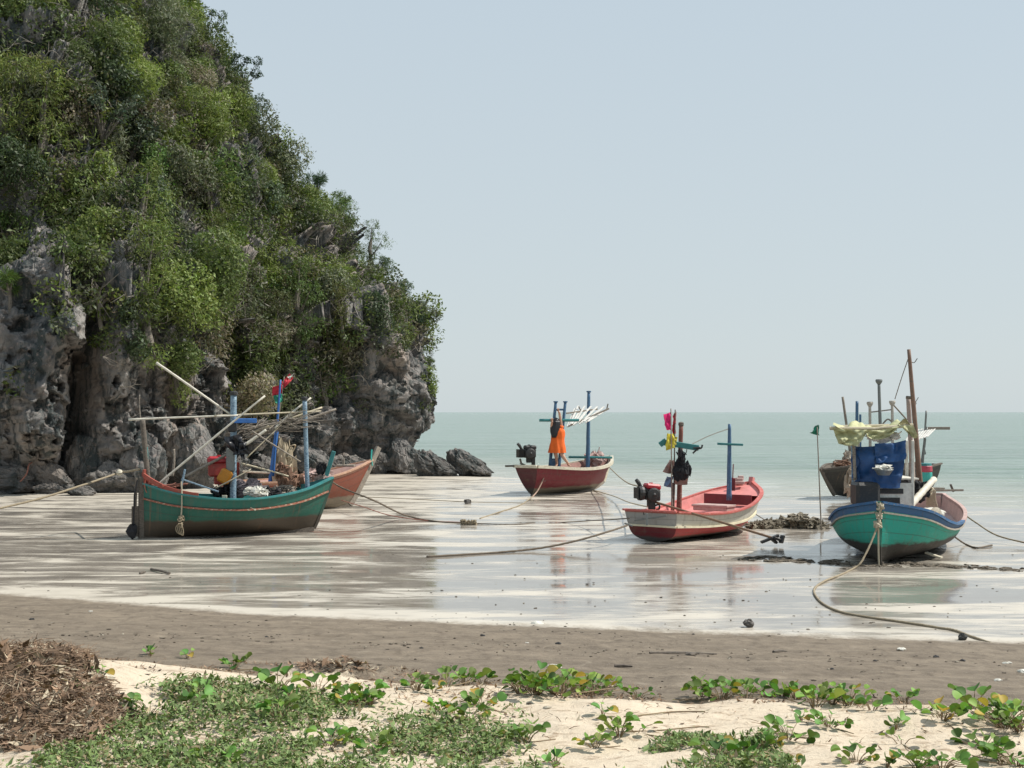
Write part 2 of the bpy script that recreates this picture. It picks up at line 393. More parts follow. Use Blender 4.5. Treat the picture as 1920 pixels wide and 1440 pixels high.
def mat_ground():
    m, n, l, b = nodes('sand')
    v = pos(n)
    def attr(a):
        t = n.new('ShaderNodeAttribute'); t.attribute_name = a; return t.outputs['Fac']
    zb, zc, bias = attr('zb'), attr('zc'), attr('bias')
    # ---- tidal flat: pale sand film in long streaks over wet, shining mud
    s1 = tex(n, l, 'Noise', mapped(n, l, v, (.27, .80, 1)), 1.0, 8, 0.60, 1.3)
    s2 = tex(n, l, 'Noise', mapped(n, l, v, (.9, 3.2, 1)), 1.0, 7, 0.66, 1.2)
    fine = tex(n, l, 'Noise', v, 38, 5, 0.7)
    med = tex(n, l, 'Noise', v, 5, 6, 0.65)
    s = math_(n, l, 'ADD', math_(n, l, 'ADD', s1.outputs[0], math_(n, l, 'MULTIPLY', math_(n, l, 'SUBTRACT', s2.outputs[0], .5), 0.42)), bias)
    film = ramp(n, l, s, [(0.42, 0), (0.50, .35), (0.62, 1)])
    wetc = mixc(n, l, med.outputs[0], (0.195, 0.170, 0.142), (0.31, 0.277, 0.237))
    palec = mixc(n, l, s2.outputs[0], (0.44, 0.395, 0.325), (0.60, 0.55, 0.47))
    flat = mixc(n, l, film, wetc, palec)
    flat = mixc(n, l, ramp(n, l, fine.outputs[0], [(0.66, 0), (0.72, .5)]), flat, (0.1, 0.085, 0.07))
    fr = ramp(n, l, s, [(0.42, 0.06), (0.5, 0.16), (0.64, 0.45)])
    # ---- dark damp slope
    d1 = tex(n, l, 'Noise', mapped(n, l, v, (.6, 1.6, 1)), 1.6, 6, 0.65)
    dark = mixc(n, l, ramp(n, l, d1.outputs[0], [(.35, 0), (.65, 1)]), (0.150, 0.119, 0.084), (0.270, 0.219, 0.158))
    dark = mixc(n, l, ramp(n, l, fine.outputs[0], [(0.35, 0), (0.65, .55)]), dark, (0.22, 0.18, 0.14))
    d2 = tex(n, l, 'Noise', mapped(n, l, v, (1.0, .45, 1)), 5.5, 9, 0.8, .4)
    dark = mixc(n, l, ramp(n, l, d2.outputs[0], [(0.36, 0), (0.5, .15), (0.62, .85)]), dark, (0.115, 0.09, 0.066))
    dark = mixc(n, l, ramp(n, l, d2.outputs[0], [(0.30, .6), (0.44, 0)]), dark, (0.33, 0.28, 0.215))
    sp_ = tex(n, l, 'Voronoi', v, 17)
    spm = ramp(n, l, sp_.outputs['Distance'], [(0.08, 1), (0.13, 0)])
    spk = math_(n, l, 'MULTIPLY', spm, ramp(n, l, tex(n, l, 'Noise', v, 5, 3).outputs[0], [(0.50, 0), (0.56, 1)]))
    dark = mixc(n, l, math_(n, l, 'MULTIPLY', spk, .7), dark, mixc(n, l, ramp(n, l, sp_.outputs['Color'], [(0.5, 0), (0.52, 1)]), (0.06, 0.05, 0.04), (0.5, 0.46, 0.4)))
    # ---- dry pale sand on top
    dry = mixc(n, l, med.outputs[0], (0.54, 0.435, 0.32), (0.74, 0.64, 0.50))
    lit = tex(n, l, 'Noise', mapped(n, l, v, (1, 1.8, 1)), 7, 8, 0.75, .6)
    dry = mixc(n, l, ramp(n, l, lit.outputs[0], [(0.53, 0), (0.63, .8)]), dry, (0.30, 0.21, 0.135))
    dry = mixc(n, l, ramp(n, l, fine.outputs[0], [(0.6, 0), (0.7, .35)]), dry, (0.25, 0.18, 0.12))
    wob = math_(n, l, 'MULTIPLY', math_(n, l, 'SUBTRACT', tex(n, l, 'Noise', mapped(n, l, v, (1, .7, 1)), 3.2, 10, .85).outputs[0], .5), 1.7)
    mb_ = ramp(n, l, math_(n, l, 'ADD', math_(n, l, 'MULTIPLY', math_(n, l, 'ADD', zb, wob), .5), .5), [(0.36, 0), (0.60, 1)])
    wob2 = math_(n, l, 'MULTIPLY', math_(n, l, 'SUBTRACT', tex(n, l, 'Noise', v, 6, 8, .75).outputs[0], .5), .55)
    mc_ = ramp(n, l, math_(n, l, 'ADD', math_(n, l, 'ADD', zc, wob2), .5), [(0.47, 1), (0.56, 0)])
    c = mixc(n, l, mb_, dark, flat); c = mixc(n, l, mc_, c, dry)
    l.new(c, b.inputs['Base Color'])
    r = mixc(n, l, mb_, 0.85, fr); r = mixc(n, l, mc_, r, 0.95)
    l.new(r, b.inputs['Roughness'])
    b.inputs['IOR'].default_value = 1.38
    # bump: grains and footprints on the sand, faint ripples on the wet flat
    h1 = math_(n, l, 'ADD', math_(n, l, 'ADD', math_(n, l, 'MULTIPLY', lit.outputs[0], 2.2), fine.outputs[0]), math_(n, l, 'MULTIPLY', d2.outputs[0], 1.5))
    hw = math_(n, l, 'ADD', math_(n, l, 'MULTIPLY', film, .25), math_(n, l, 'MULTIPLY', s2.outputs[0], .35))
    h = mixc(n, l, mb_, h1, hw)
    st = mixc(n, l, mb_, 0.55, 0.09)
    bp = n.new('ShaderNodeBump'); bp.inputs['Distance'].default_value = 0.03
    l.new(h, bp.inputs['Height']); l.new(st, bp.inputs['Strength']); l.new(bp.outputs[0], b.inputs['Normal'])
    return m
def build_ground():
    ys = np.concatenate([np.arange(3, 5.5, .25), np.arange(5.5, 11, .035), np.arange(11, 21, .07), np.arange(21, 62, .3), np.geomspace(63, 6000, 30)])
    xs = np.arange(-4, 4.6, .045)
    r_ = np.concatenate([np.arange(4.6, 14, .14), np.arange(14, 30, .7), np.geomspace(31, 5000, 24)])
    xs = np.concatenate([-r_[::-1] + .6, xs, r_])
    X, Y = np.meshgrid(xs, ys, indexing='ij')
    Z = ground_z(X, Y)
    V = np.stack([X, Y, Z], -1).reshape(-1, 3)
    nx, ny = X.shape
    i = np.arange(nx - 1)[:, None] * ny + np.arange(ny - 1)[None]
    Fq = np.stack([i, i + ny, i + ny + 1, i + 1], -1).reshape(-1, 4)
    zb = Y - yb(X); zc = Y - yc(X)
    left = sstep(2.0, -7, X)
    bias = 0.15 * np.exp(-np.clip(zb - .1, 0, 99) / .6)                       # pale strip along the damp slope
    bias = bias - 0.10 * np.exp(-((X - 1.2) / 3.6) ** 2 - ((Y - 22) / 3.8) ** 2)   # the mirror in the middle
    bias = bias - 0.07 * np.exp(-((X - 6.5) / 2.5) ** 2 - ((Y - 19.2) / 0.9) ** 2)
    bias = bias - 0.08 * sstep(4, 9, X) * sstep(23, 26, Y)
    bias = bias + 0.09 * sstep(33, 40, Y) * sstep(2, -4, X) + 0.015
    bias = bias - 0.05 * np.exp(-((Y - 25.5) / 3.5) ** 2) * left
    bias = bias + 0.07 * np.exp(-((X - 7) / 4) ** 2 - ((Y - 21.4) / .5) ** 2)
    o = np_mesh('ground', V, Fq, mat_ground(), attrs={'zb': zb.ravel(), 'zc': zc.ravel(), 'bias': bias.ravel()}, smooth=True)
    setp(o, 'tidal beach: wet streaked sand flat, damp grey slope and dry pale sand', 'beach', kind='structure')
build_ground()

def mat_sea():
    m, n, l, b = nodes('sea_water')
    v = pos(n)
    sy = n.new('ShaderNodeSeparateXYZ'); l.new(v, sy.inputs[0])
    big = tex(n, l, 'Noise', mapped(n, l, v, (.02, .05, 1)), 1, 5, .6)
    mid = tex(n, l, 'Noise', mapped(n, l, v, (.35, 1.1, 1)), 1, 5, .6, .4)
    c = mixc(n, l, big.outputs[0], (0.105, 0.165, 0.130), (0.145, 0.208, 0.168))
    wv = tex(n, l, 'Noise', mapped(n, l, v, (.45, 1.5, 1)), 1, 9, .78, .5)
    wf = tex(n, l, 'Noise', mapped(n, l, v, (.035, .16, 1)), 1, 9, .78, .5)
    c = mixc(n, l, ramp(n, l, math_(n, l, 'ADD', math_(n, l, 'MULTIPLY', wv.outputs[0], .5), math_(n, l, 'MULTIPLY', wf.outputs[0], .5)), [(0.42, .0), (0.58, .75)]), c, (0.24, 0.315, 0.265))  # light and dark of the wavelets painted into the water colour
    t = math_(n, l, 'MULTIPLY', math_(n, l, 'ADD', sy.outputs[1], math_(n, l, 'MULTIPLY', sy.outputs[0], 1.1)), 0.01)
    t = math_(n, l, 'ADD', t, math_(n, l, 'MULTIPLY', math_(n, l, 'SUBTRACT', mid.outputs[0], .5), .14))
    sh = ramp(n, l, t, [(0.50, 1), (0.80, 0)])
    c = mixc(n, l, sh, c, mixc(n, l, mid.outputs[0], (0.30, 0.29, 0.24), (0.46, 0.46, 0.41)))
    fo = tex(n, l, 'Noise', mapped(n, l, v, (.22, 1.9, 1)), 1, 7, .62, .6)
    foam = math_(n, l, 'MULTIPLY', ramp(n, l, fo.outputs[0], [(0.57, 0), (0.63, .85)]), ramp(n, l, t, [(0.48, 1), (0.68, 0)]))
    c = mixc(n, l, foam, c, (0.75, 0.76, 0.74))
    l.new(c, b.inputs['Base Color']); b.inputs['IOR'].default_value = 1.33
    b.inputs['Roughness'].default_value = 0.12; b.inputs['Specular IOR Level'].default_value = 0.22
    w1 = tex(n, l, 'Noise', mapped(n, l, v, (.9, 2.6, 1)), 1, 6, .62, .3)
    w2 = tex(n, l, 'Noise', mapped(n, l, v, (.12, .4, 1)), 1, 4, .6, .3)
    h = math_(n, l, 'ADD', math_(n, l, 'MULTIPLY', w1.outputs[0], .5), math_(n, l, 'MULTIPLY', w2.outputs[0], 1.6))
    w3 = tex(n, l, 'Noise', mapped(n, l, v, (.03, .09, 1)), 1, 5, .7, .3)
    h = math_(n, l, 'ADD', h, math_(n, l, 'MULTIPLY', w3.outputs[0], 5.0))
    bump(n, l, b, h, 0.8, 0.5)
    return m
def build_sea():
    ys = np.concatenate([np.arange(30, 80, .5), np.geomspace(81, 9000, 60)])
    xs = np.concatenate([-np.geomspace(9000, 30, 20), np.arange(-29, 40, 1.0), np.geomspace(41, 9000, 20)])
    X, Y = np.meshgrid(xs, ys, indexing='ij')
    Z = -0.055 + 0.02 * fbm(X * .35, Y * .9, 0, 3, 3) * (Y < 300)
    nx, ny = X.shape; i = np.arange(nx - 1)[:, None] * ny + np.arange(ny - 1)[None]
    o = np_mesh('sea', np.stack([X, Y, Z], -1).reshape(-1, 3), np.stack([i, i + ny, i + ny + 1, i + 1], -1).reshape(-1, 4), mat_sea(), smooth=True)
    setp(o, 'calm pale green sea reaching to the horizon', 'sea', kind='structure')
build_sea()

# ------------------------------------------------------------------ limestone headland
def mat_rock(name='limestone', k=1.0):
    m, n, l, b = nodes(name)
    v = coord(n)
    a = tex(n, l, 'Noise', v, .55, 6, .65)
    s = tex(n, l, 'Noise', mapped(n, l, v, (1.4, 1.4, .35)), 1.2, 8, .7, .4)
    f = tex(n, l, 'Noise', v, 6, 8, .75)
    c = mixc(n, l, ramp(n, l, a.outputs[0], [(0.36, 0), (0.62, 1)]), (0.145 * k, 0.142 * k, 0.138 * k), (0.37 * k, 0.345 * k, 0.32 * k))
    c = mixc(n, l, ramp(n, l, s.outputs[0], [(0.48, 0), (0.57, .9)]), c, (0.045 * k, 0.064 * k, 0.064 * k))
    c = mixc(n, l, ramp(n, l, f.outputs[0], [(0.54, 0), (0.64, .6)]), c, (0.44 * k, 0.34 * k, 0.305 * k))
    c = mixc(n, l, ramp(n, l, f.outputs[0], [(0.32, .5), (0.42, 0)]), c, (0.05 * k, 0.048 * k, 0.045 * k))
    fp_ = tex(n, l, 'Noise', mapped(n, l, v, (1, 1, .6)), .28, 3, .5)
    c = mixc(n, l, math_(n, l, 'MULTIPLY', ramp(n, l, fp_.outputs[0], [(0.52, 0), (0.62, .8)]), ramp(n, l, s.outputs[0], [(0.42, 1), (0.54, .15)])), c, (0.46 * k, 0.38 * k, 0.32 * k))
    sz = n.new('ShaderNodeSeparateXYZ'); l.new(pos(n), sz.inputs[0])
    tide = ramp(n, l, math_(n, l, 'ADD', math_(n, l, 'MULTIPLY', sz.outputs[2], .5), math_(n, l, 'MULTIPLY', math_(n, l, 'SUBTRACT', s.outputs[0], .5), .5)), [(0.25, .5), (0.5, 0)])
    c = mixc(n, l, tide, c, (0.085 * k, 0.078 * k, 0.068 * k))
    l.new(c, b.inputs['Base Color']); b.inputs['Roughness'].default_value = .92
    vo = tex(n, l, 'Voronoi', mapped(n, l, v, (1.3, 1.3, .8)), 1.6, feat='DISTANCE_TO_EDGE')
    crk = ramp(n, l, vo.outputs[0], [(0.0, 0), (0.05, 1)])
    h = math_(n, l, 'ADD', math_(n, l, 'ADD', math_(n, l, 'MULTIPLY', s.outputs[0], 1.4), math_(n, l, 'MULTIPLY', f.outputs[0], .9)), math_(n, l, 'MULTIPLY', crk, .4))
    bump(n, l, b, h, 0.8, 0.12)
    return m
ROCK = mat_rock('limestone', .80)
ROCK_DARK = mat_rock('boulder_stone', .78)
FP = [(-44, 33), (-30, 38), (-21, 41.5), (-16.3, 43), (-13.2, 43.6), (-11.5, 45.5), (-10.4, 49), (-8.4, 52.6), (-6.4, 55.2), (-4.7, 57.0), (-4.3, 58.6), (-5.6, 62), (-9.5, 69), (-17, 84), (-32, 102)]
RG = [(-60, 62), (-42, 62), (-33, 62), (-28, 62.5), (-25, 63), (-24.5, 64), (-24.5, 65.5), (-24.4, 67), (-24.2, 68), (-24.0, 68.8), (-24.0, 69.5), (-24.2, 71), (-25, 75), (-28, 82), (-36, 88)]
def build_cliff():
    sk = np.arange(len(FP), dtype=float)
    dens = np.interp(np.linspace(0, 1, 640), [0, .04, .12, .90, .96, 1], [0, 1.4, 2.2, 11.3, 12.4, 14])
    fp = np.array(FP, float); rg = np.array(RG, float)
    def cr(P_, s):
        i = np.clip(np.floor(s).astype(int), 0, len(P_) - 2); t = (s - i)[:, None]
        p0 = P_[np.clip(i - 1, 0, None)]; p1 = P_[i]; p2 = P_[i + 1]; p3 = P_[np.clip(i + 2, None, len(P_) - 1)]
        return 0.5 * (2 * p1 + (p2 - p0) * t + (2 * p0 - 5 * p1 + 4 * p2 - p3) * t**2 + (3 * p1 - p0 - 3 * p2 + p3) * t**3)
    A = cr(fp, dens); B = cr(rg, dens)
    t = np.linspace(0, 1, 430)
    low = t < .34
    zl = np.interp(t, [0, .34], [-.7, 6.2])
    inl = np.interp(zl, [-.7, .3, 1.0, 1.9, 3.5, 5, 6.2], [.5, .5, .55, .15, -.1, 0, .35])
    u = np.clip((t - .34) / .66, 0, 1)
    D = B - A; Ln = np.linalg.norm(D, axis=1); Dn = D / Ln[:, None]
    ZT = 31.5
    tw = np.exp(-((A[:, 0] + 4.5) / 3.5) ** 2) * (A[:, 1] > 50) * (A[:, 1] < 70)
    dist = np.where(low[None], inl[None] + .45 * tw[:, None] - np.exp(-((A[:, 0:1] + 5.5) / 3.0) ** 2) * (A[:, 1:2] > 48) * (A[:, 1:2] < 64) * np.interp(zl, [-.7, 2.2, 4.0], [1.25, .75, 0])[None], .35 + .45 * tw[:, None] + (Ln[:, None] - .8) * (u[None] ** (1.06 - .20 * tw[:, None])))
    Z = np.where(low[None], zl[None], 6.2 + (ZT - 6.2) * (u[None] ** .94)) + 0 * dist
    X = A[:, 0:1] + Dn[:, 0:1] * dist; Y = A[:, 1:2] + Dn[:, 1:2] * dist
    # outward direction
    nx = -Dn[:, 0:1] + 0 * X; ny = -Dn[:, 1:2] + 0 * X; nz = np.where(low[None], 0.0, 0.55) + 0 * X
    # ledges, buttresses, flutes
    big = fbm(X * .16, Y * .16, Z * .13, 3, 11)
    md = fbm(X * .5, Y * .5, Z * .3, 4, 12)
    rid = 1 - 2 * np.abs(fbm(X * .42, Y * .42, Z * .25, 4, 15))
    fl = 1 - 2 * np.abs(fbm(X * 1.5, Y * 1.5, Z * .8, 4, 13)) + .8 * (1 - 3 * np.abs(fbm(X * 3.3, Y * 3.3, Z * 2.0, 3, 19)))
    blk = np.round(fbm(X * .7 + .3, Y * .7, Z * .6, 3, 17) * 3.5) / 3
    sm = fbm(X * 4.5, Y * 4.5, Z * 3, 3, 14)
    amp = np.clip((Z + .7) / 2.5, .5, 1)
    d = amp * (1.0 * big + .45 * md + .4 * (rid - .4) + .25 * blk) + .07 * fl * amp + .025 * sm
    px = CX + FPX * X / Y
    tipfade = np.exp(-((X + 3.6) / 2.2) ** 2) * np.exp(-((Y - 59) / 5) ** 2)
    wx = X + .35 * sm; wz = Z + .3 * md
    d = d + amp * (1.05 * facets(wx, Y, wz * .75, 2.1, 91) + .5 * facets(wx, Y, wz * .8, .85, 92)) + .10 * facets(X, Y, Z, .33, 93)
    d = d * (1 - .45 * tipfade)
    # the pale buttress at the far left and the fissure to its right
    d = d + 1.5 * np.exp(-((px - 40) / 75) ** 4) * sstep(9.2, 6.5, Z) * sstep(-.2, 2.2, Z) * (Y < 60)
    d = d - 2.0 * np.exp(-((px - 152 - (Z - 3) * 5) / 22) ** 2) * sstep(6.8, 5.0, Z) * (Y < 60)
    d = d - .9 * np.exp(-((px - 670) / 35) ** 2) * np.exp(-((Z - 1.0) / 1.1) ** 2) * (Y < 62)
    d = d + .7 * np.exp(-((px - 735) / 60) ** 2) * np.exp(-((Z - 3.4) / 1.5) ** 2) * (Y < 64)
    X = X + nx * d; Y = Y + ny * d; Z = Z + nz * d
    V = np.stack([X, Y, Z], -1).reshape(-1, 3); a, b_ = X.shape
    i = np.arange(a - 1)[:, None] * b_ + np.arange(b_ - 1)[None]
    Fq = np.stack([i, i + b_, i + b_ + 1, i + 1], -1).reshape(-1, 4)
    o = np_mesh('cliff', V, Fq, ROCK, smooth=False)
    setp(o, 'steep grey limestone headland falling to the beach and sea', 'cliff', kind='structure')
    G3 = np.stack([X, Y, Z], -1)
    du = np.gradient(G3, axis=0); dv = np.gradient(G3, axis=1)
    N = np.cross(du, dv); A_ = np.linalg.norm(N, axis=-1); N = N / (A_[..., None] + 1e-9)
    s = 3
    Gs = G3[::s, ::s]; aa, bb = Gs.shape[:2]
    ii = (np.arange(aa - 1)[:, None] * bb + np.arange(bb - 1)[None])
    tr = BVHTree.FromPolygons([tuple(v) for v in Gs.reshape(-1, 3)], [tuple(f) for f in np.stack([ii, ii + bb, ii + bb + 1, ii + 1], -1).reshape(-1, 4).tolist()])
    return V, N.reshape(-1, 3), A_.ravel(), tr
CV, CN, CA, CBVH = build_cliff()
if CN[(CV[:, 1] < 56)].mean(0)[1] > 0: CN = -CN

def mat_leaf(name, objcol=False, rough=.55, trans=.28):
    m, n, l, b = nodes(name)
    a = n.new('ShaderNodeAttribute'); a.attribute_name = 'leafcol'
    c = a.outputs['Color']
    if objcol:
        oi = n.new('ShaderNodeObjectInfo'); c = mixc(n, l, 1.0, c, oi.outputs['Color'], 'MULTIPLY')
    t = tex(n, l, 'Noise', pos(n), 2.3, 4, .6)
    c = mixc(n, l, 0.0, c, c)
    l.new(c, b.inputs['Base Color']); b.inputs['Roughness'].default_value = rough
    b.inputs['Specular IOR Level'].default_value = .3
    tl = n.new('ShaderNodeBsdfTranslucent'); l.new(mixc(n, l, 1.0, c, (1.0, 1.15, .55), 'MULTIPLY'), tl.inputs[0])
    mx = n.new('ShaderNodeMixShader'); mx.inputs[0].default_value = trans
    l.new(b.outputs[0], mx.inputs[1]); l.new(tl.outputs[0], mx.inputs[2]); l.new(mx.outputs[0], n['Material Output'].inputs[0])
    return m
LEAF = mat_leaf('hill_leaves'); LEAFT = mat_leaf('tree_leaves', True)
rng = np.random.default_rng(3)
def leaf_quads(P0, T, W, Lh, Wd):
    """P0 centres, T long axis, W side axis -> folded diamond leaves (two triangles as one quad)"""
    a = P0 - T * Lh[:, None]; c = P0 + T * Lh[:, None]
    nrm = np.cross(T, W)
    b = P0 - W * Wd[:, None] + nrm * (Wd[:, None] * .5); d = P0 + W * Wd[:, None] + nrm * (Wd[:, None] * .5)
    V = np.stack([a, b, c, d], 1).reshape(-1, 3)
    F_ = np.arange(len(P0) * 4).reshape(-1, 4)
    return V, F_
def unit(v): return v / (np.linalg.norm(v, axis=-1, keepdims=True) + 1e-9)
PAL = np.array([[.072, .100, .030], [.110, .145, .030], [.038, .058, .026], [.085, .098, .058], [.130, .115, .078], [.105, .140, .034], [.050, .074, .040], [.095, .088, .062]])
def build_hill_foliage():
    X, Y, Z = CV.T
    px = CX + FPX * X / Y
    cover = 2.4 * fbm(X * .22, Y * .22, Z * .22, 3, 61)
    lim = np.interp(px, [-200, 0, 130, 180, 300, 420, 560, 700, 800], [5.3, 5.3, 5.7, 5.4, 4.4, 3.9, 3.8, 4.0, 3.3])
    pr = sstep(-.9, 1.2, Z - lim + cover)
    bare = .8 * np.exp(-((px - 90) / 26) ** 2 - ((Z - 8.6) / .6) ** 2) + .85 * np.exp(-((px - 560) / 50) ** 2 - ((Z - 9.7) / 1.3) ** 2) + .8 * np.exp(-((px - 470) / 30) ** 2 - ((Z - 14.5) / 1.5) ** 2)
    pr = pr * (1 - np.clip(bare, 0, 1)) * (Y < 92) * (px > -160)
    # a few hanging tufts lower on the rock
    pr = np.maximum(pr, .10 * (Z > 2.2) * (fbm(X * .6, Y * .6, Z * .6, 2, 62) > .25))
    wgt = pr * CA; wgt /= wgt.sum()
    n = 3000
    idx = rng.choice(len(CV), n, p=wgt)
    cen = CV[idx]; nor = CN[idx]
    kv = fbm(cen[:, 0] * .16, cen[:, 1] * .16, cen[:, 2] * .16, 3, 71) * 2.6 + rng.normal(0, .9, n)
    order = [2, 6, 7, 0, 3, 0, 1, 4, 5, 1]
    sel = np.array(order)[np.clip((kv + 3.6) / 7.2 * len(order), 0, len(order) - 1).astype(int)]
    Vs, Fs, Cs = [], [], []; off = 0
    for i in range(n):
        r = rng.uniform(.35, 1.05) * (1.0 if cen[i, 2] > lim[idx[i]] else .5)
        m = int(170 * (r / .7) ** 1.7)
        nn = nor[i]
        d = unit(rng.normal(size=(m, 3))); rad = rng.uniform(.35, 1, m) ** .5
        drp = rng.choice([.9, 1.3, 1.9], p=[.5, .3, .2])
        p = d * rad[:, None] * r * np.array([1, 1, .75 * drp]) * np.array([1, .9, 1])
        p = cen[i] + p + nn * r * .35 + np.array([0, 0, -.25 * r * (drp - .9)])
        typ = rng.random()
        ll = rng.uniform(.05, .11, m) * (1.5 if typ < .25 else 1); wd = ll * (.16 if typ < .25 else rng.uniform(.34, .5))
        T = unit(rng.normal(size=(m, 3)) + d * .9 + np.array([0, 0, -.35])); W = unit(np.cross(T, unit(rng.normal(size=(m, 3)) + nn * .6)))
        v, f = leaf_quads(p, T, W, ll, wd)
        col = PAL[sel[i]] * rng.uniform(.7, 1.1) * rng.uniform(.6, 1.45, (m, 1)) * (1 + rng.normal(0, .07, (m, 3)))
        Vs.append(v); Fs.append(f + off); off += len(v); Cs.append(np.repeat(col, 4, 0))
    # bushy domes of one kind each, standing off the slope
    w2 = wgt * np.clip(Z - lim + 1.3, 0, 1) ; w2 /= w2.sum(); nd = 470
    idx = rng.choice(len(CV), nd * 3, p=w2); keepd = []
    for i_ in idx:
        if all((abs(CV[i_] - CV[j_]) ** 2).sum() > 1.25 ** 2 for j_ in keepd): keepd.append(i_)
        if len(keepd) >= nd: break
    for i_ in keepd:
        c0 = CV[i_]; nn = CN[i_]; R_ = rng.uniform(.6, 1.45) * (.55 if px[i_] > 690 else 1); typ = rng.random(); long_ = rng.choice([.9, 1.25, 1.9], p=[.5, .3, .2])
        base = PAL[rng.choice(8, p=[.27, .22, .10, .15, .05, .06, .12, .03])] * rng.uniform(1.05, 1.55)
        nl_ = rng.integers(4, 8)
        for q_ in range(nl_):
            lc = c0 + nn * R_ * .35 + unit(rng.normal(size=3)) * R_ * .6 * np.array([1, .7, long_]); lr = R_ * rng.uniform(.38, .62)
            m = int(620 * lr ** 1.8 / .5); d = unit(rng.normal(size=(m, 3)) + np.array([0, -.25, .25])); rad = rng.uniform(.55, 1.05, m) ** .5
            fr_ = 1 + .4 * fbm(d[:, 0] * 2 + lc[0], d[:, 1] * 2 + lc[1], d[:, 2] * 2 + lc[2], 3, 77)
            p = lc + d * (rad * fr_ * lr)[:, None] * np.array([1, 1, .7 + .3 * long_])
            if typ < .3: ll = rng.uniform(.07, .14, m); wd = ll * .16
            else: ll = rng.uniform(.045, .095, m); wd = ll * rng.uniform(.38, .55)
            T = unit(rng.normal(size=(m, 3)) * .8 + np.array([0, 0, -.5 * long_ + .3])); W = unit(np.cross(T, d + rng.normal(size=(m, 3)) * .45)); v, f = leaf_quads(p, T, W, ll, wd)
            col = base * rng.uniform(.85, 1.15) * rng.uniform(.7, 1.35, (m, 1)) * (1 + rng.normal(0, .06, (m, 3)))
            Vs.append(v); Fs.append(f + off); off += len(v); Cs.append(np.repeat(col, 4, 0))
    o = np_mesh('hill_undergrowth', np.concatenate(Vs), np.concatenate(Fs), LEAF, cols=np.clip(np.concatenate(Cs), .005, 1))
    setp(o, 'dense mixed scrub and creepers covering the limestone headland', 'undergrowth', kind='stuff')
build_hill_foliage()

def hill_branches():
    g = random.Random(4); mb = MB(); n_ = 0
    while n_ < 210:
        px, py = g.uniform(0, 820), g.uniform(0, 760); d = ray(px, py).normalized(); hit, nr, _, _ = CBVH.ray_cast(Vector((0, 0, CAMZ)), d)
        if hit is None or hit.z < 2.5 or (px < 170 and hit.z < 9.5) or hit.z < 4.5 and g.random() < .6: continue
        n_ += 1; out = Vector((g.uniform(-.6, 1), -g.uniform(.5, 1), g.uniform(-.9, .9))).normalized(); L_ = g.uniform(.7, 2.0)
        a = hit; b = hit + out * L_ * .6 + Vector((0, 0, g.uniform(-.3, .3))); c_ = b + Vector((g.uniform(-.6, .6), g.uniform(-.3, .3), g.uniform(-.7, .5))) * L_ * .5
        r_ = g.uniform(.010, .026); pts = spline([a, b, c_], 8); mb.tube(pts, [r_ * (1 - .8 * i / len(pts)) for i in range(len(pts))], 4)
        for k in range(3):
            q = pts[g.randint(3, 7)]; mb.tube([q, q + Vector((g.uniform(-.5, .5), g.uniform(-.4, .1), g.uniform(-.4, .5)))], [r_ * .5, r_ * .15], 4)
    mb.build('bare_branches', DEADWOOD0, label='pale bare branches and vines poking out of the hill scrub', cat='branches', kind='stuff')
DEADWOOD0 = paint('pale_dead_wood', (0.30, 0.27, 0.23), .9, (0.15, 0.13, 0.1), .4, 8, .5)
hill_branches()

# trees and bushes one can pick out on the hill: templates share meshes, each copy is a thing
BARK = paint('bark', (0.19, 0.165, 0.135), .9, (0.08, 0.07, 0.055), .5, 6, .6)
DEADWOOD = paint('dead_wood', (0.34, 0.30, 0.25), .9, (0.15, 0.13, 0.1), .4, 8, .5)
def crown_np(lobes, nleaf, ll, wdr, droop, seed, spiky=False):
    g = np.random.default_rng(seed); Vs, Fs, Cs = [], [], []; off = 0
    tot = sum(l[3] ** 2 for l in lobes)
    for (x, y, z, r) in lobes:
        m = int(nleaf * r * r / tot); d = unit(g.normal(size=(m, 3)))
        fr_ = 1 + .45 * fbm(d[:, 0] * 2.2 + x, d[:, 1] * 2.2 + y, d[:, 2] * 2.2 + z, 3, seed)
        rad = g.uniform(.3, 1, m) ** .45
        p = d * (rad * fr_)[:, None] * r * np.array([1, 1, .85]) + np.array([x, y, z])
        # thin out by clumps so that gaps show
        keep = fbm(p[:, 0] * 2.6, p[:, 1] * 2.6, p[:, 2] * 2.6, 2, seed + 3) > -.22
        p = p[keep]; d = d[keep]; m = len(p)
        L_ = g.uniform(.6, 1.3, m) * ll
        T = unit(g.normal(size=(m, 3)) * (.5 if spiky else 1) + d * (2 if spiky else .8) + np.array([0, 0, -droop])); W = unit(np.cross(T, g.normal(size=(m, 3))))
        v, f = leaf_quads(p, T, W, L_, L_ * wdr); lum = g.uniform(.6, 1.4, (m, 1)) * (1 + g.normal(0, .08, (m, 3)))
        cl = 1 + .25 * fbm(p[:, 0] * 1.7, p[:, 1] * 1.7, p[:, 2] * 1.7, 2, seed + 9)[:, None]
        Vs.append(v); Fs.append(f + off); off += len(v); Cs.append(np.repeat(lum * cl, 4, 0))
    return np.concatenate(Vs), np.concatenate(Fs), np.concatenate(Cs)
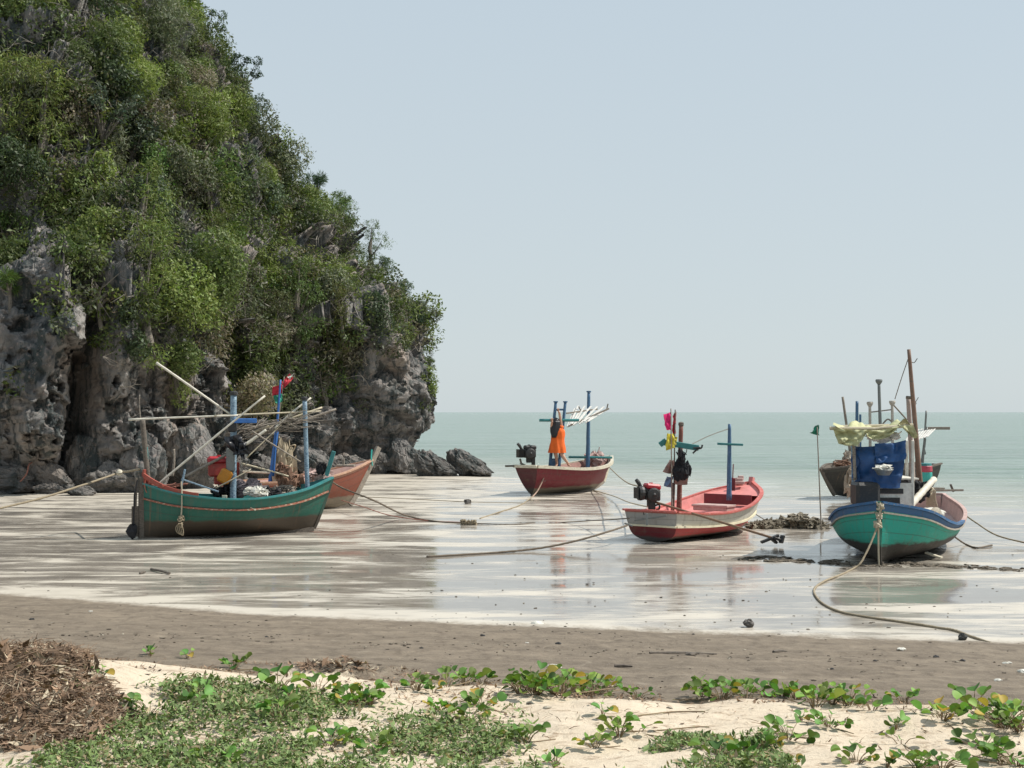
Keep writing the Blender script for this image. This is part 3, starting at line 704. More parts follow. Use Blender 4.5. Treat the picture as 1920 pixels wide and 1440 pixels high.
def tree_template(kind, seed):
    g = random.Random(seed)
    root = empty('hill_tree', (0, 0, -500))
    ROOTM[root.name] = Matrix.Identity(4)
    mb = MB(); lobes = []
    if kind == 'round':
        for k in range(8):
            a = g.uniform(0, 6.28); rr = g.uniform(.2, .95); lobes.append((rr * math.cos(a), rr * math.sin(a), g.uniform(1.1, 2.3) - .3 * rr, g.uniform(.45, .8)))
        ll, wr_, dr, nl = .075, .42, .2, 2600
    elif kind == 'hanging':
        for k in range(9):
            a = g.uniform(0, 6.28); rr = g.uniform(.1, .7); lobes.append((rr * math.cos(a), rr * math.sin(a), 2.1 - k * .38, g.uniform(.4, .65)))
        ll, wr_, dr, nl = .062, .20, .8, 6200
    elif kind == 'skyline':
        for k in range(10):
            a = g.uniform(0, 6.28); rr = g.uniform(.3, 1.3); lobes.append((rr * math.cos(a), rr * math.sin(a), g.uniform(1.3, 2.7), g.uniform(.25, .5)))
        ll, wr_, dr, nl = .09, .36, 0, 2400
    elif kind == 'spiky':
        for k in range(7):
            a = g.uniform(0, 6.28); rr = g.uniform(.2, .9); lobes.append((rr * math.cos(a), rr * math.sin(a), g.uniform(.7, 1.9), .42))
        ll, wr_, dr, nl = .2, .1, 0, 1300
    if kind != 'bare':
        mb.tube(spline([(0, 0, -.6), (.05, .04, .4), (-.05, .02, 1.0), (.02, 0, 1.5)], 9), [.13, .12, .11, .1, .095, .09, .08, .07, .06, .05][:10], 7)
        for (x, y, z, r) in lobes:
            mb.tube(spline([(0, 0, .6), (x * .4, y * .4, z * .55), (x, y, z)], 6), [.06, .055, .05, .04, .03, .02, .012][:7], 5)
        mb.build('trunk', BARK, root)
        v, f, c = crown_np(lobes, nl, ll, wr_, dr, seed, kind == 'spiky')
        np_mesh('crown', v, f, LEAFT, root, cols=c)
    return root
def bare_template(seed):
    g = random.Random(seed); root = empty('dead_tree', (0, 0, -500)); ROOTM[root.name] = Matrix.Identity(4)
    tr = MB(); tr.tube(spline([(0, 0, -.5), (.08, 0, .4), (.0, .05, 1.0)], 6), [.09, .085, .08, .075, .07, .06, .05], 6); tr.build('trunk', DEADWOOD, root)
    br = MB()
    for k in range(26):
        a = g.uniform(0, 6.28); L_ = g.uniform(.6, 1.5); b0 = (0.03, .02, g.uniform(.3, 1.0))
        p1 = (math.cos(a) * L_ * .45, math.sin(a) * L_ * .45, b0[2] + g.uniform(.1, .6)); p2 = (math.cos(a + .3) * L_, math.sin(a + .3) * L_, b0[2] + g.uniform(-.4, .8))
        br.tube(spline([b0, p1, p2], 6), [.035, .03, .025, .02, .015, .01, .006], 5)
    br.build('branches', DEADWOOD, root)
    return root
TT = {'round': [tree_template('round', s) for s in (1, 2, 3)], 'hanging': [tree_template('hanging', s) for s in (4, 5)],
      'skyline': [tree_template('skyline', s) for s in (6, 7)], 'spiky': [tree_template('spiky', s) for s in (8, 9)], 'bare': [bare_template(10)]}
YG, MG, DG, GG, BG_ = (.165, .205, .045), (.095, .155, .028), (.036, .068, .026), (.085, .115, .062), (.12, .125, .05)
HT = [  # px, py of the crown, size in m (half width), template, variant, colour, label
 (75, 290, 1.55, 'hanging', 0, YG, 'tall bright yellow-green tree at the left edge, high on the headland'),
 (15, 250, 1.3, 'hanging', 1, YG, 'yellow-green tree cut by the left frame edge, beside the tall bright one'),
 (60, 145, .8, 'round', 0, YG, 'small yellow-green bush near the top left, above the tall bright tree'),
 (178, 388, .62, 'round', 1, YG, 'small bright lime bush halfway up, right of the tall yellow-green tree'),
 (105, 395, .7, 'round', 2, YG, 'lime bush just below the tall yellow-green tree'),
 (235, 60, .7, 'round', 0, (.13, .15, .05), 'olive rounded bush near the top edge of the photo'),
 (265, 430, 1.2, 'hanging', 0, (.15, .20, .04), 'feathery olive-green tree above the dark rock cleft'),
 (275, 560, 1.2, 'hanging', 1, (.15, .20, .04), 'feathery green tree hanging down the rock left of the green boat'),
 (330, 695, .62, 'hanging', 0, (.17, .22, .04), 'light green tuft touching the top of the long leaning bamboo pole'),
 (370, 320, 1.35, 'round', 1, (.11, .17, .04), 'broad rounded green bush in the middle of the slope'),
 (290, 320, .9, 'round', 2, (.12, .20, .05), 'fresh green bush left of the broad rounded bush'),
 (395, 380, .8, 'hanging', 0, (.14, .17, .035), 'yellowish hanging bush under the broad rounded one'),
 (430, 440, .9, 'round', 0, (.12, .18, .04), 'mid green bush above the bare patch of rock'),
 (510, 560, .95, 'round', 1, (.10, .15, .04), 'green bush above the hanging brown-green tree'),
 (500, 640, .95, 'hanging', 1, (.12, .14, .05), 'brown-green tree hanging over the rock above the flags'),
 (605, 700, 1.15, 'round', 2, (.11, .165, .035), 'lowest broad green bush, right of the red flag'),
 (555, 590, 1.1, 'hanging', 0, (.10, .155, .035), 'deep green drooping tree right of centre, above the lowest bush'),
 (640, 440, 1.0, 'hanging', 1, (.12, .18, .04), 'light green tree drooping along the right shoulder of the hill'),
 (690, 480, .9, 'hanging', 0, (.11, .16, .045), 'green drooping tree on the right shoulder under the spiky bush'),
 (640, 600, .7, 'hanging', 0, (.14, .15, .035), 'small olive hanging bush on the dark rock band, right side'),
 (455, 135, .95, 'skyline', 0, DG, 'dark tree standing out on the skyline near the top'),
 (420, 110, .75, 'skyline', 1, DG, 'smaller dark tree on the skyline, left of the standing-out one'),
 (515, 200, .95, 'round', 0, (.075, .115, .075), 'grey-green rounded tree on the skyline below the dark pair'),
 (385, 45, .95, 'skyline', 0, (.10, .14, .075), 'pale feathery tree on the skyline at the very top'),
 (335, 25, .95, 'round', 1, MG, 'green tree on the skyline cut by the top edge'),
 (560, 272, .7, 'spiky', 0, (.09, .13, .085), 'spiky screw pine leaning out from the skyline'),
 (595, 345, .65, 'spiky', 1, (.07, .12, .05), 'spiky dark green plant on the skyline below the leaning screw pine'),
 (640, 370, .85, 'skyline', 1, (.065, .10, .04), 'open-branched dark tree on the right shoulder skyline'),
 (675, 405, .6, 'spiky', 0, (.11, .14, .05), 'spiky light green bush jutting from the right shoulder'),
 (715, 500, .75, 'round', 2, (.08, .12, .06), 'grey-green bush on the skyline halfway down the right side'),
 (750, 540, .8, 'round', 0, (.085, .135, .05), 'leafy green bush on the skyline above the sheer rock'),
 (780, 600, .7, 'round', 1, DG, 'dark green bush at the lip of the sheer rock face'),
 (800, 680, .62, 'spiky', 1, (.14, .17, .07), 'tuft leaning out over the sea at the tip of the headland'),
 (745, 620, .7, 'spiky', 0, (.09, .12, .07), 'grey spiky bush just inside the tip of the headland'),
 (190, 560, .9, 'bare', 0, None, 'bare grey branching shrub on the rock at left'),
 (250, 250, 1.0, 'round', 0, GG, 'grey-green bush in the upper left of the slope'),
 (190, 210, 1.1, 'skyline', 0, GG, 'pale grey-green open tree in the upper left of the slope'),
 (330, 190, .9, 'round', 2, BG_, 'brownish green bush below the olive one near the top'),
 (470, 260, 1.0, 'round', 1, DG, 'dark bush in the shaded upper right slope'),
 (130, 480, .6, 'round', 0, MG, 'small green bush above the big grey boulder on the slope'),
 (15, 420, .8, 'round', 1, MG, 'green bush at the left edge below the yellow-green tree'),
 (20, 530, .55, 'spiky', 1, MG, 'spiky green tuft at the left edge above the pale rock'),
 (455, 380, .5, 'spiky', 0, GG, 'small spiky grey plant beside the bare rock patch'),
 (410, 610, .8, 'round', 2, BG_, 'dull brownish bush in the middle, lower slope'),
 (555, 400, .8, 'round', 0, GG, 'grey-green bush between the bare patch and the right shoulder'),
 (700, 560, .8, 'round', 1, (.07, .11, .04), 'dark leafy bush left of the skyline bush above the sheer rock'),
]
used = set()
for (px, py, s, kd, vr, col, lab) in HT:
    d = ray(px, py).normalized(); hit, nr, _, dist = CBVH.ray_cast(Vector((0, 0, CAMZ)), d)
    if hit is None:
        hit = P(px, py, 62 + max(0, (600 - py)) * .02); nr = Vector((0, -1, 0))
        res = CBVH.find_nearest(hit); back = res[0]
        if (hit - back).length > 1.4: hit = back + (hit - back).normalized() * 1.4
    src = TT[kd][vr]
    k = s * (1.12 if px < 700 else .66)
    o = src if src.name not in used else copy_tree(src); used.add(src.name)
    sc3 = k * {'round': .85, 'hanging': .95, 'skyline': .72, 'spiky': .95, 'bare': .85}[kd]
    cz = {'round': 1.6, 'hanging': .6, 'skyline': 1.9, 'spiky': 1.2, 'bare': .7}[kd]
    o.location = hit + Vector((0.1, -.35, -cz * sc3)); o.scale = (sc3,) * 3
    o.rotation_euler = (random.uniform(-.12, .12), random.uniform(-.05, .2), random.uniform(0, 6.28))
    cols = col or (1, 1, 1)
    for ch in [o] + list(o.children): ch.color = (cols[0] * 1.02, cols[1] * .98, cols[2] * 1.15 + .008, 1)
    setp(o, lab, 'dead shrub' if kd == 'bare' else ('tree' if 'tree' in lab else 'shrub'), 'trees and bushes growing on the headland')

# ------------------------------------------------------------------ boulders
def boulder(c, rad, seed, lab, mat=ROCK_DARK, skew=0.0, taper=.2, rz=0, pts=None, tilt=0, name='boulder', cat='boulder', group='boulders at the foot of the headland'):
    g = np.random.default_rng(seed)
    bm = bmesh.new(); bmesh.ops.create_icosphere(bm, subdivisions=5, radius=1)
    v = np.array([q.co[:] for q in bm.verts]); fs = [[q.index for q in f.verts] for f in bm.faces]; bm.free()
    for k in range(9):                                 # planar breaks
        nrm = unit(g.normal(size=3)); dd = g.uniform(.62, .9)
        h = v @ nrm - dd; v = v - np.clip(h, 0, None)[:, None] * nrm * .92
    v = v * (1 + .10 * fbm(v[:, 0] * 2 + seed, v[:, 1] * 2, v[:, 2] * 2, 5, seed))[:, None]
    v = v + unit(v) * (.16 * facets(v[:, 0] + seed, v[:, 1], v[:, 2], .55, seed) + .05 * facets(v[:, 0] + seed, v[:, 1], v[:, 2], .22, seed + 1))[:, None]
    tz = (v[:, 2] + 1) / 2; v[:, :2] *= (1.08 - taper * tz)[:, None]; v[:, 0] -= skew * (tz - .3)
    v = v + unit(v) * (.02 * (1 - 2 * np.abs(fbm(v[:, 0] * 5 + seed, v[:, 1] * 5, v[:, 2] * 5, 4, seed))))[:, None]
    M = Matrix.Rotation(rz, 3, 'Z') @ Matrix.Rotation(tilt, 3, 'Y')
    v = (v * np.array(rad)) @ np.array(M).T + np.array(c)
    o = MB().add(v.tolist(), fs).build(name, mat, smooth=False, label=lab, cat=cat, group=group)
    return o
BY = {}
def B(px0, px1, pyt, pyb, seed, lab, tilt=0, dep=.8, **k):
    pc = (px0 + px1) / 2; base = G(pc, pyb); Y = base.y + .3
    hit = CBVH.ray_cast(Vector((0, 0, CAMZ)), ray(pc, (pyt + pyb) / 2).normalized())[0]
    if hit and hit.y - .35 < Y: Y = max(hit.y - .35, 38)
    wd = (px1 - px0) / FPX * Y / 2; ht = P(pc, pyt, Y).z
    BY[seed] = Y - wd * dep
    boulder((P(pc, pyb, Y).x, Y, ht * .42), (wd * 1.1, wd * dep, ht * .66), seed, lab, tilt=tilt, **k)
B(838, 928, 842, 892, 1, 'outermost dark boulder at the water, right end of the headland', skew=.95, taper=.7)
B(776, 864, 845, 893, 2, 'dark wedge boulder second from the sea end of the headland', skew=.8, taper=.65)
B(722, 800, 822, 889, 3, 'upright dark boulder leaning on the tip of the cliff', skew=.3, taper=.6)
B(722, 752, 868, 888, 4, 'small low boulder in the shade under the cliff tip')
B(45, 155, 862, 922, 5, 'long wedge boulder at far left with a red rope over it', skew=.6, taper=.7, mat=ROCK)
B(-60, 60, 868, 921, 16, 'dark boulder cut by the left frame edge under the pale rock')
B(165, 262, 866, 918, 6, 'square-topped grey boulder left of the green boat stern', mat=ROCK, taper=.1)
B(92, 132, 866, 905, 7, 'small dark rock between the wedge boulder and the square one')
B(62, 118, 908, 926, 8, 'low flat rock on the sand in front of the wedge boulder')
B(122, 176, 912, 930, 9, 'flat dark rock lying under the mooring float rope')
B(300, 405, 802, 902, 10, 'large pale broken boulder right behind the green boat stern', mat=ROCK)
B(215, 310, 818, 905, 11, 'large grey boulder behind the left of the green boat', mat=ROCK)
B(395, 470, 842, 905, 12, 'grey boulder behind the engine of the green boat', mat=ROCK)
B(455, 545, 855, 902, 13, 'rounded grey boulder behind the flag poles', mat=ROCK)
B(545, 640, 832, 892, 14, 'sloping grey slab boulder above the orange boat', skew=.5, taper=.6, mat=ROCK)
B(120, 205, 820, 900, 15, 'tall grey boulder wedged in the cleft beside the pale buttress', mat=ROCK)
B(330, 400, 735, 815, 17, 'grey block perched above the pale broken boulder', mat=ROCK) if 0 else None
B(596, 660, 856, 893, 19, 'small grey boulder behind the middle of the orange boat', mat=ROCK)
B(690, 735, 852, 887, 20, 'low dark boulder right of the orange bow post')
B(262, 302, 872, 914, 21, 'small grey stone block just left of the dark stern pole', mat=ROCK)
B(150, 185, 880, 912, 22, 'small dark boulder touching the left of the square-topped one')
B(620, 690, 850, 892, 18, 'dark rock in the shade behind the bow of the orange boat')
d = ray(82, 520).normalized(); hit = CBVH.ray_cast(Vector((0, 0, CAMZ)), d)[0]
if hit: boulder(hit + Vector((0, .35, -.1)), (.95, .9, .85), 31, 'big grey block of bare rock jutting from the scrub high at left', mat=ROCK, tilt=.4)

# ================================================================== BOATS
DARKWOOD = paint('weathered_wood', (0.15, 0.125, 0.10), .85, (0.07, 0.06, 0.05), .5, 9, .5)
GREYWOOD = paint('grey_wood', (0.30, 0.26, 0.21), .85, (0.15, 0.12, 0.1), .45, 9, .5)
BAMBOO = paint('bamboo', (0.55, 0.48, 0.34), .6, (0.32, 0.26, 0.17), .35, 10, .3)
PALEPOLE = paint('pale_bamboo', (0.66, 0.62, 0.52), .6, (0.4, 0.34, 0.25), .3, 10, .3)
BLUEPAINT = paint('blue_paint', (0.06, 0.145, 0.26), .5, (0.22, 0.28, 0.32), .30, 9, .3)
BRIGHTBLUE = paint('bright_blue_paint', (0.03, 0.14, 0.42), .5, (0.15, 0.22, 0.32), .2, 9, .2)
PALEBLUE = paint('pale_blue_paint', (0.26, 0.37, 0.45), .5, (0.07, 0.13, 0.2), .5, 9, .3)
TEALPAINT = paint('teal_paint', (0.035, 0.22, 0.22), .5, (0.14, 0.2, 0.18), .3, 9, .3)
REDPAINT = paint('red_paint', (0.36, 0.045, 0.035), .5, (0.2, 0.09, 0.06), .3, 9, .3)
MAROON = paint('maroon_paint', (0.20, 0.028, 0.035), .55, (0.12, 0.05, 0.04), .3, 9, .3)
WHITEPAINT = paint('white_paint', (0.72, 0.70, 0.62), .5, (0.42, 0.36, 0.27), .30, 9, .3)
CREAM = paint('cream_paint', (0.62, 0.57, 0.45), .6, (0.35, 0.28, 0.19), .4, 9, .4)
PINK = paint('pink_paint', (0.66, 0.24, 0.22), .6, (0.42, 0.17, 0.14), .25, 5, .3)
PINKPALE = paint('faded_pink_paint', (0.52, 0.36, 0.32), .6, (0.36, 0.22, 0.19), .35, 5, .3)
ORANGEHULL = paint('faded_orange_paint', (0.46, 0.155, 0.085), .65, (0.28, 0.13, 0.09), .35, 6, .3)
BLACKIRON = paint('black_iron', (0.022, 0.022, 0.022), .5, (0.08, 0.06, 0.045), .3, 9, .4)
GREYIRON = paint('grey_metal', (0.20, 0.21, 0.2), .5, (0.1, 0.08, 0.06), .3, 9, .3, .1, .4)
REDENGINE = paint('red_enamel', (0.42, 0.02, 0.03), .35, (0.16, 0.03, 0.03), .2, 9, .15)
ROPE = paint('rope_fibre', (0.34, 0.28, 0.19), .9, (0.18, 0.14, 0.09), .4, 30, .8)
ROPEDARK = paint('dark_rope_fibre', (0.17, 0.135, 0.10), .9, (0.09, 0.07, 0.05), .4, 30, .8)
ROPERED = paint('red_rope_fibre', (0.40, 0.17, 0.12), .9, (0.2, 0.1, 0.08), .4, 30, .8)
ROPEPALE = paint('pale_rope_fibre', (0.52, 0.46, 0.34), .9, (0.3, 0.25, 0.17), .4, 30, .8)
def cloth_mat(name, col, rough=.85, var=.3, sheen=0): return paint(name, col, rough, tuple(c * .6 for c in col), .3, 6, .3, var)
BLUETARP = cloth_mat('blue_tarp', (0.014, 0.075, 0.22), .5)
YELLOWTARP = cloth_mat('faded_yellow_tarp', (0.50, 0.50, 0.27), .7)
BLACKNET = cloth_mat('black_net', (0.015, 0.015, 0.018))
BLACKBAG = cloth_mat('black_bag', (0.012, 0.013, 0.018), .4)
PURPLENET = cloth_mat('grey_purple_net', (0.20, 0.17, 0.18))
BROWNNET = cloth_mat('brown_net', (0.25, 0.14, 0.09))
WHITECLOTH = cloth_mat('white_cloth', (0.72, 0.70, 0.62))
PINKCLOTH = cloth_mat('pink_flag_cloth', (0.85, 0.02, 0.20), .7)
REDCLOTH = cloth_mat('red_flag_cloth', (0.55, 0.02, 0.04), .7)
YELLOWCLOTH = cloth_mat('yellow_flag_cloth', (0.72, 0.62, 0.06), .7)
GREENCLOTH = cloth_mat('green_flag_cloth', (0.01, 0.22, 0.13), .7)
ORANGECLOTH = cloth_mat('orange_dress_cloth', (0.80, 0.135, 0.012), .8, .12)
GREYBLUECLOTH = cloth_mat('grey_blue_cloth', (0.16, 0.24, 0.36))
BROWNBAG = cloth_mat('brown_bag_cloth', (0.30, 0.19, 0.16))
ORANGEPL = paint('orange_plastic', (0.55, 0.22, 0.015), .45, (0.35, 0.15, 0.02), .2)
TEALPL = paint('teal_plastic', (0.05, 0.42, 0.36), .45, (0.1, 0.3, 0.28), .2)
WHITEPL = paint('white_plastic', (0.72, 0.70, 0.66), .45, (0.5, 0.46, 0.4), .2)
SKIN = paint('skin', (0.52, 0.30, 0.21), .55, (0.48, 0.26, 0.18), .2, 12, .05, .08)
HAIR = paint('black_hair', (0.012, 0.011, 0.014), .45, (0.03, 0.025, 0.03), .3, 25, .4)

class Hull:
    def __init__(s, L, hb, sheer, keel, rake=0.5, rake_s=0.1, e=(2.6, 1.15), flare=0.2, drop=.28, th=.045, es=.25):
        s.es = es
        s.L = L; s.hb = curve1(hb); s.sh = curve1(sheer); s.kl = curve1(keel); s.rake = rake; s.rs = rake_s; s.e = e; s.fl = flare; s.drop = drop; s.th = th
    def sec(s, u, t, side=1, inset=0.0, dz=0.0):
        hb = max(s.hb(u), 0.012); a = min(max((u - .55) / .45, 0), 1); b = min(max((.2 - u) / .2, 0), 1)
        e = s.e[0] * (1 - a) + s.e[1] * a; e = e * (1 - s.es * b); fl = s.fl + .15 * a
        y = hb * ((1 - fl) * (1 - (1 - t) ** e) + fl * t)
        z = s.kl(u) + (s.sh(u) - s.kl(u)) * t ** 1.25
        x = u * s.L + s.rake * (t ** 1.1) * a ** 2 - s.rs * t * b ** 2
        return Vector((x, side * max(y - inset, 0.0), z + dz))
    def skin(s, root, mat, name='hull', ns=44, nt=16):
        mb = MB()
        for side in (1, -1):
            k = len(mb.v)
            mb.grid(lambda u, t: s.sec(u, t, side), ns, nt, True)
            if side == 1:
                fs = mb.f[:]; mb.f = [f[::-1] for f in fs]
        return mb.build(name, mat, root, world=False, smooth=True)
    def transom(s, root, mat, name='transom', n=16):
        mb = MB()
        mb.grid(lambda a, t: Vector((s.sec(0, t, 1).x - .004, (a * 2 - 1) * s.sec(0, t, 1).y, s.sec(0, t, 1).z)), 8, n, True)
        return mb.build(name, mat, root, world=False, smooth=False)
    def inside(s, root, mat, deckmat=None, ns=44, u1=.985):
        mb = MB()
        for side in (1, -1):
            def fn(u, q):
                uu = .005 + u * (u1 - .005); top = s.sec(uu, 1, side, s.th); zd = s.sh(uu) - s.drop
                H = max(s.sh(uu) - s.kl(uu), .05); t = max(0.02, min(1, (zd - s.kl(uu)) / H)) ** (1 / 1.25)
                bot = s.sec(uu, t, side, s.th)
                p = top.lerp(bot, q); return p
            mb.grid(fn, ns, 4)
        mb.build('bulwark', mat, root, world=False, smooth=True)
        mb = MB()
        def fd(u, q):
            uu = .005 + u * (u1 - .005); zd = s.sh(uu) - s.drop; H = max(s.sh(uu) - s.kl(uu), .05); t = max(0.02, min(1, (zd - s.kl(uu)) / H)) ** (1 / 1.25)
            p = s.sec(uu, t, 1, s.th); return Vector((p.x, p.y * (2 * q - 1), p.z + .012))
        mb.grid(fd, ns, 6)
        mb.build('deck', deckmat or mat, root, world=False)
        if s.hb(0) > .06:                                   # inner face of the transom
            a = s.sec(.005, 1, 1, s.th); mb = MB()
            mb.box((a.x + .03 + s.rs * .42, 0, a.z - s.drop / 2), (.03, a.y * 1.96, s.drop)); mb.build('stern_board', mat, root, world=False)
    def mould(s, root, name, mat, t=1.0, w_=.07, h_=.04, out=.0, dz=0., u0=0., u1=1., n=46, across=False):
        mb = MB()
        for side in (1, -1):
            path = []
            for i in range(n + 1):
                u = u0 + (u1 - u0) * i / n; p = s.sec(u, t, side); p.y += side * out; p.z += dz; path.append(p)
            mb.strip(path, w_, h_)
        if across:
            a = s.sec(0, t, 1); mb.box((a.x - .012, 0, a.z + dz), (w_ * 1.15, 2 * a.y + .02, h_ * 1.06))
        return mb.build(name, mat, root, world=False)
    def stem(s, root, mat, w_=.07, top=0.06, dep=.05, name='stem_post'):
        pts = [s.sec(1, t / 8, 1) for t in range(9)]; pts = [Vector((p.x + dep * .4, 0, p.z)) for p in pts]; pts.append(pts[-1] + (pts[-1] - pts[-2]).normalized() * top)
        mb = MB(); k = 0
        for i, p in enumerate(pts):
            t_ = (pts[min(i + 1, len(pts) - 1)] - pts[max(i - 1, 0)]).normalized(); nn = Vector((t_.z, 0, -t_.x))
            for a, b in ((-1, -1), (1, -1), (1, 1), (-1, 1)):
                mb.v.append(p + Vector((0, a * w_ / 2, 0)) + nn * (b * dep))
        for i in range(len(pts) - 1):
            for j in range(4): mb.f.append((i * 4 + j, i * 4 + (j + 1) % 4, i * 4 + 4 + (j + 1) % 4, i * 4 + 4 + j))
        m = (len(pts) - 1) * 4; mb.f.append((m, m + 1, m + 2, m + 3))
        return mb.build(name, mat, root, world=False)
    def keel(s, root, mat, w_=.07, name='keel'):
        mb = MB(); path = [Vector((u / 30 * s.L, 0, s.kl(u / 30) - .01)) for u in range(31)]
        mb.strip(path, w_, .09); return mb.build(name, mat, root, world=False)

def pole(name, mat, a, b, r0, r1=None, parent=None, n=8, knots=0, bend=0.0, cap=None, **k):
    a, b = Vector(a), Vector(b); r1 = r1 or r0 * .8; m = 14
    pts = []; rs = []
    side = (b - a).cross(Vector((0, 1, 0))).normalized() if (b - a).length else Vector((0, 0, 1))
    for i in range(m + 1):
        t = i / m; pts.append(a.lerp(b, t) + side * bend * 4 * t * (1 - t)); rr = r0 + (r1 - r0) * t
        rs.append(rr * (1.0 + (.14 if knots and i % 2 == 0 else 0)))
    mb = MB(); mb.tube(pts, rs, n, jit=.04)
    return mb.build(name, mat, parent, smooth=True, **k)
def rope(name, pts, r=.012, mat=None, parent=None, n=70, **k):
    mb = MB(); P_ = spline(pts, n); mb.tube(P_, r, 6, jit=.15)
    return mb.build(name, mat or ROPE, parent, smooth=True, **k)
def knot(mb, c, r, seed=0):
    g = random.Random(seed)
    for i in range(4):
        q = [Vector(c) + Vector((g.uniform(-r, r), g.uniform(-r, r), g.uniform(-r, r))) for _ in range(5)]; mb.tube(spline(q, 16), r * .28, 5)
def pile(c, rad, seed, mat, name, parent=None, n=14, **k):
    """a crumpled heap: overlapping small folds, not one ball"""
    g = random.Random(seed); mb = MB()
    for i in range(n):
        a = g.uniform(0, 6.28); q = g.random() ** .5
        p = Vector(c) + Vector((math.cos(a) * q * rad[0] * .8, math.sin(a) * q * rad[1] * .8, (g.random() ** 1.3) * rad[2] * (1 - q * .6)))
        mb.blob(p, (rad[0] * g.uniform(.22, .42), rad[1] * g.uniform(.22, .42), rad[2] * g.uniform(.25, .5)), 2, .7, 2.2, seed * 7 + i)
    for i in range(5):
        q = [Vector(c) + Vector((g.uniform(-1, 1) * rad[0], g.uniform(-1, 1) * rad[1], g.uniform(.1, 1) * rad[2])) for _ in range(4)]
        mb.tube(spline(q, 12), min(rad) * .05 + .004, 5)
    return mb.build(name, mat, parent, **k)
def longtail(root, c, axis, s, mat_top, dark, name='engine', yaw=0.0, lift=0.0):
    """single-cylinder longtail engine on its post; c = centre of the block (world)"""
    ax = Vector(axis).normalized(); up = Vector((0, 0, 1)); sd_ = up.cross(ax).normalized()
    Rm = Matrix((ax, sd_, up)).transposed()
    c = Vector(c)
    mb = MB(); mb.box(c, (.46 * s, .30 * s, .32 * s), Rm, .12)
    for i in range(6): mb.box(c + ax * (.26 + i * .035) * s, (.014 * s, .34 * s, .3 * s), Rm, .1)
    mb.lathe(c + sd_ * .15 * s, [(0, 0), (.17 * s, 0), (.19 * s, .02 * s), (.19 * s, .06 * s), (.15 * s, .08 * s), (.05 * s, .09 * s), (0, .12 * s)], 16, sd_)
    mb.box(c - up * .24 * s, (.2 * s, .16 * s, .2 * s), Rm)
    e = mb.build(name, dark, root)
    m2 = MB(); m2.box(c + up * .21 * s - ax * .03 * s, (.44 * s, .32 * s, .17 * s), Rm, .3); m2.lathe(c + up * .29 * s, [(.05 * s, 0), (.05 * s, .03 * s), (0, .035 * s)], 10)
    m2.build('fuel_tank', mat_top, e)
    m3 = MB(); m3.tube([c + up * .1 * s + ax * .25 * s, c + up * .3 * s + ax * .38 * s, c + up * .36 * s + ax * .44 * s], [.045 * s, .06 * s, .05 * s], 8); m3.build('exhaust', BLACKIRON, e)
    return e

def outward_root(name, stern, bow, **k):
    st, bw = Vector(stern), Vector(bow); d = bw - st
    return empty(name, (st.x, st.y, 0), math.atan2(d.y, d.x), **k), Vector((d.x, d.y)).length

# ------------------------------------------------------------------ A: green boat with the bamboo, left
A, LA = outward_root('fishing_boat', G(268, 1010), G(588, 996), label='dark green wooden fishing boat loaded with bamboo poles, left, brown rubbing strake', cat='boat')
hA = Hull(LA, [(0, .05), (.06, .30), (.2, .62), (.45, .86), (.7, .76), (.88, .40), (1, .03)],
          [(0, 1.12), (.1, .98), (.3, .84), (.5, .79), (.7, .83), (.88, .96), (1, 1.15)], [(0, .0), (.2, .0), (.5, .0), (.8, .01), (1, .06)], rake=.42, rake_s=.0, e=(2.9, 1.2), drop=.3)
hA.skin(A, hull_mat('green_hull_paint', [(0, (.008, .095, .065)), (.5, (.008, .10, .07)), (.80, (.015, .125, .092)), (.97, (.04, .18, .14))], .36, (.06, .045, .03)))
hA.inside(A, TEALPAINT, DARKWOOD)
hA.mould(A, 'gunwale', TEALPAINT, 1.0, .085, .035, dz=.012)
hA.mould(A, 'rub_rail', paint('brown_rail', (.30, .10, .06), .7, (.45, .38, .28), .40), .78, .035, .035, .016)
hA.stem(A, MATS['green_hull_paint'], .06, .0, .03)
YN = lambda u, t=1.0: Wp(A, hA.sec(u, t, -1)).y - .04
hA.keel(A, DARKWOOD)
mb = MB(); mb.box((-.035, 0, .62), (.11, .10, 1.30)); mb.build('stern_post', DARKWOOD, A, world=False)
YA0 = G(268, 1010).y
# raised red stern rails
mb = MB()
for sd_ in (1, -1):
    pth = [hA.sec(u, 1, sd_) + Vector((0, 0, .03 + .15 * math.exp(-u * 14))) for u in np.linspace(.0, .26, 12)]
    mb.strip(pth, .045, .10)
mb.box((.10, 0, 1.16), (.06, .42, .07)); mb.box((.02, 0, 1.24), (.05, .12, .36)); mb.box((.3, 0, 1.10), (.05, .9, .05))
mb.build('stern_rail', paint('worn_red_rail', (.34, .07, .045), .6, (.25, .13, .09), .35), A, world=False)
# rudder and its lines
mb = MB(); mb.box((-.16, 0, .36), (.14, .04, .62)); mb.bar((-.16, 0, .5), (-.14, 0, 1.25), .045, .045); mb.build('rudder', DARKWOOD, A, world=False)
mb = MB(); mb.blob((-.22, -.06, .16), (.09, .08, .16), 2, .6, 3, 5); mb.tube([(-.2, -.05, .3), (-.19, -.05, .9), (-.12, -.03, 1.2)], .014, 6); mb.build('weed_tangle', BLACKNET, A, world=False)
def atA(u, v, z=0.): return Wp(A, (u * LA, v, z))
deckA = .52
def mastpx(root, name, mat, base, topx, topy, r, cap=None, r1=None, n=12):
    base = Vector(base); top = P(topx, topy, base.y)
    o = pole(name, mat, base, top, r, r1 or r, root, n)
    if cap:
        m = MB(); ax = (top - base).normalized(); m.lathe(top - ax * .02, [(r * .9, -.02), (r * 1.35, -.01), (r * 1.35, .05), (r * .9, .07), (0, .075)], 12, ax); m.build('mast_cap', cap, o)
    return o, top
b0 = P(437, 925, atA(.5, .25).y); b0.z = deckA
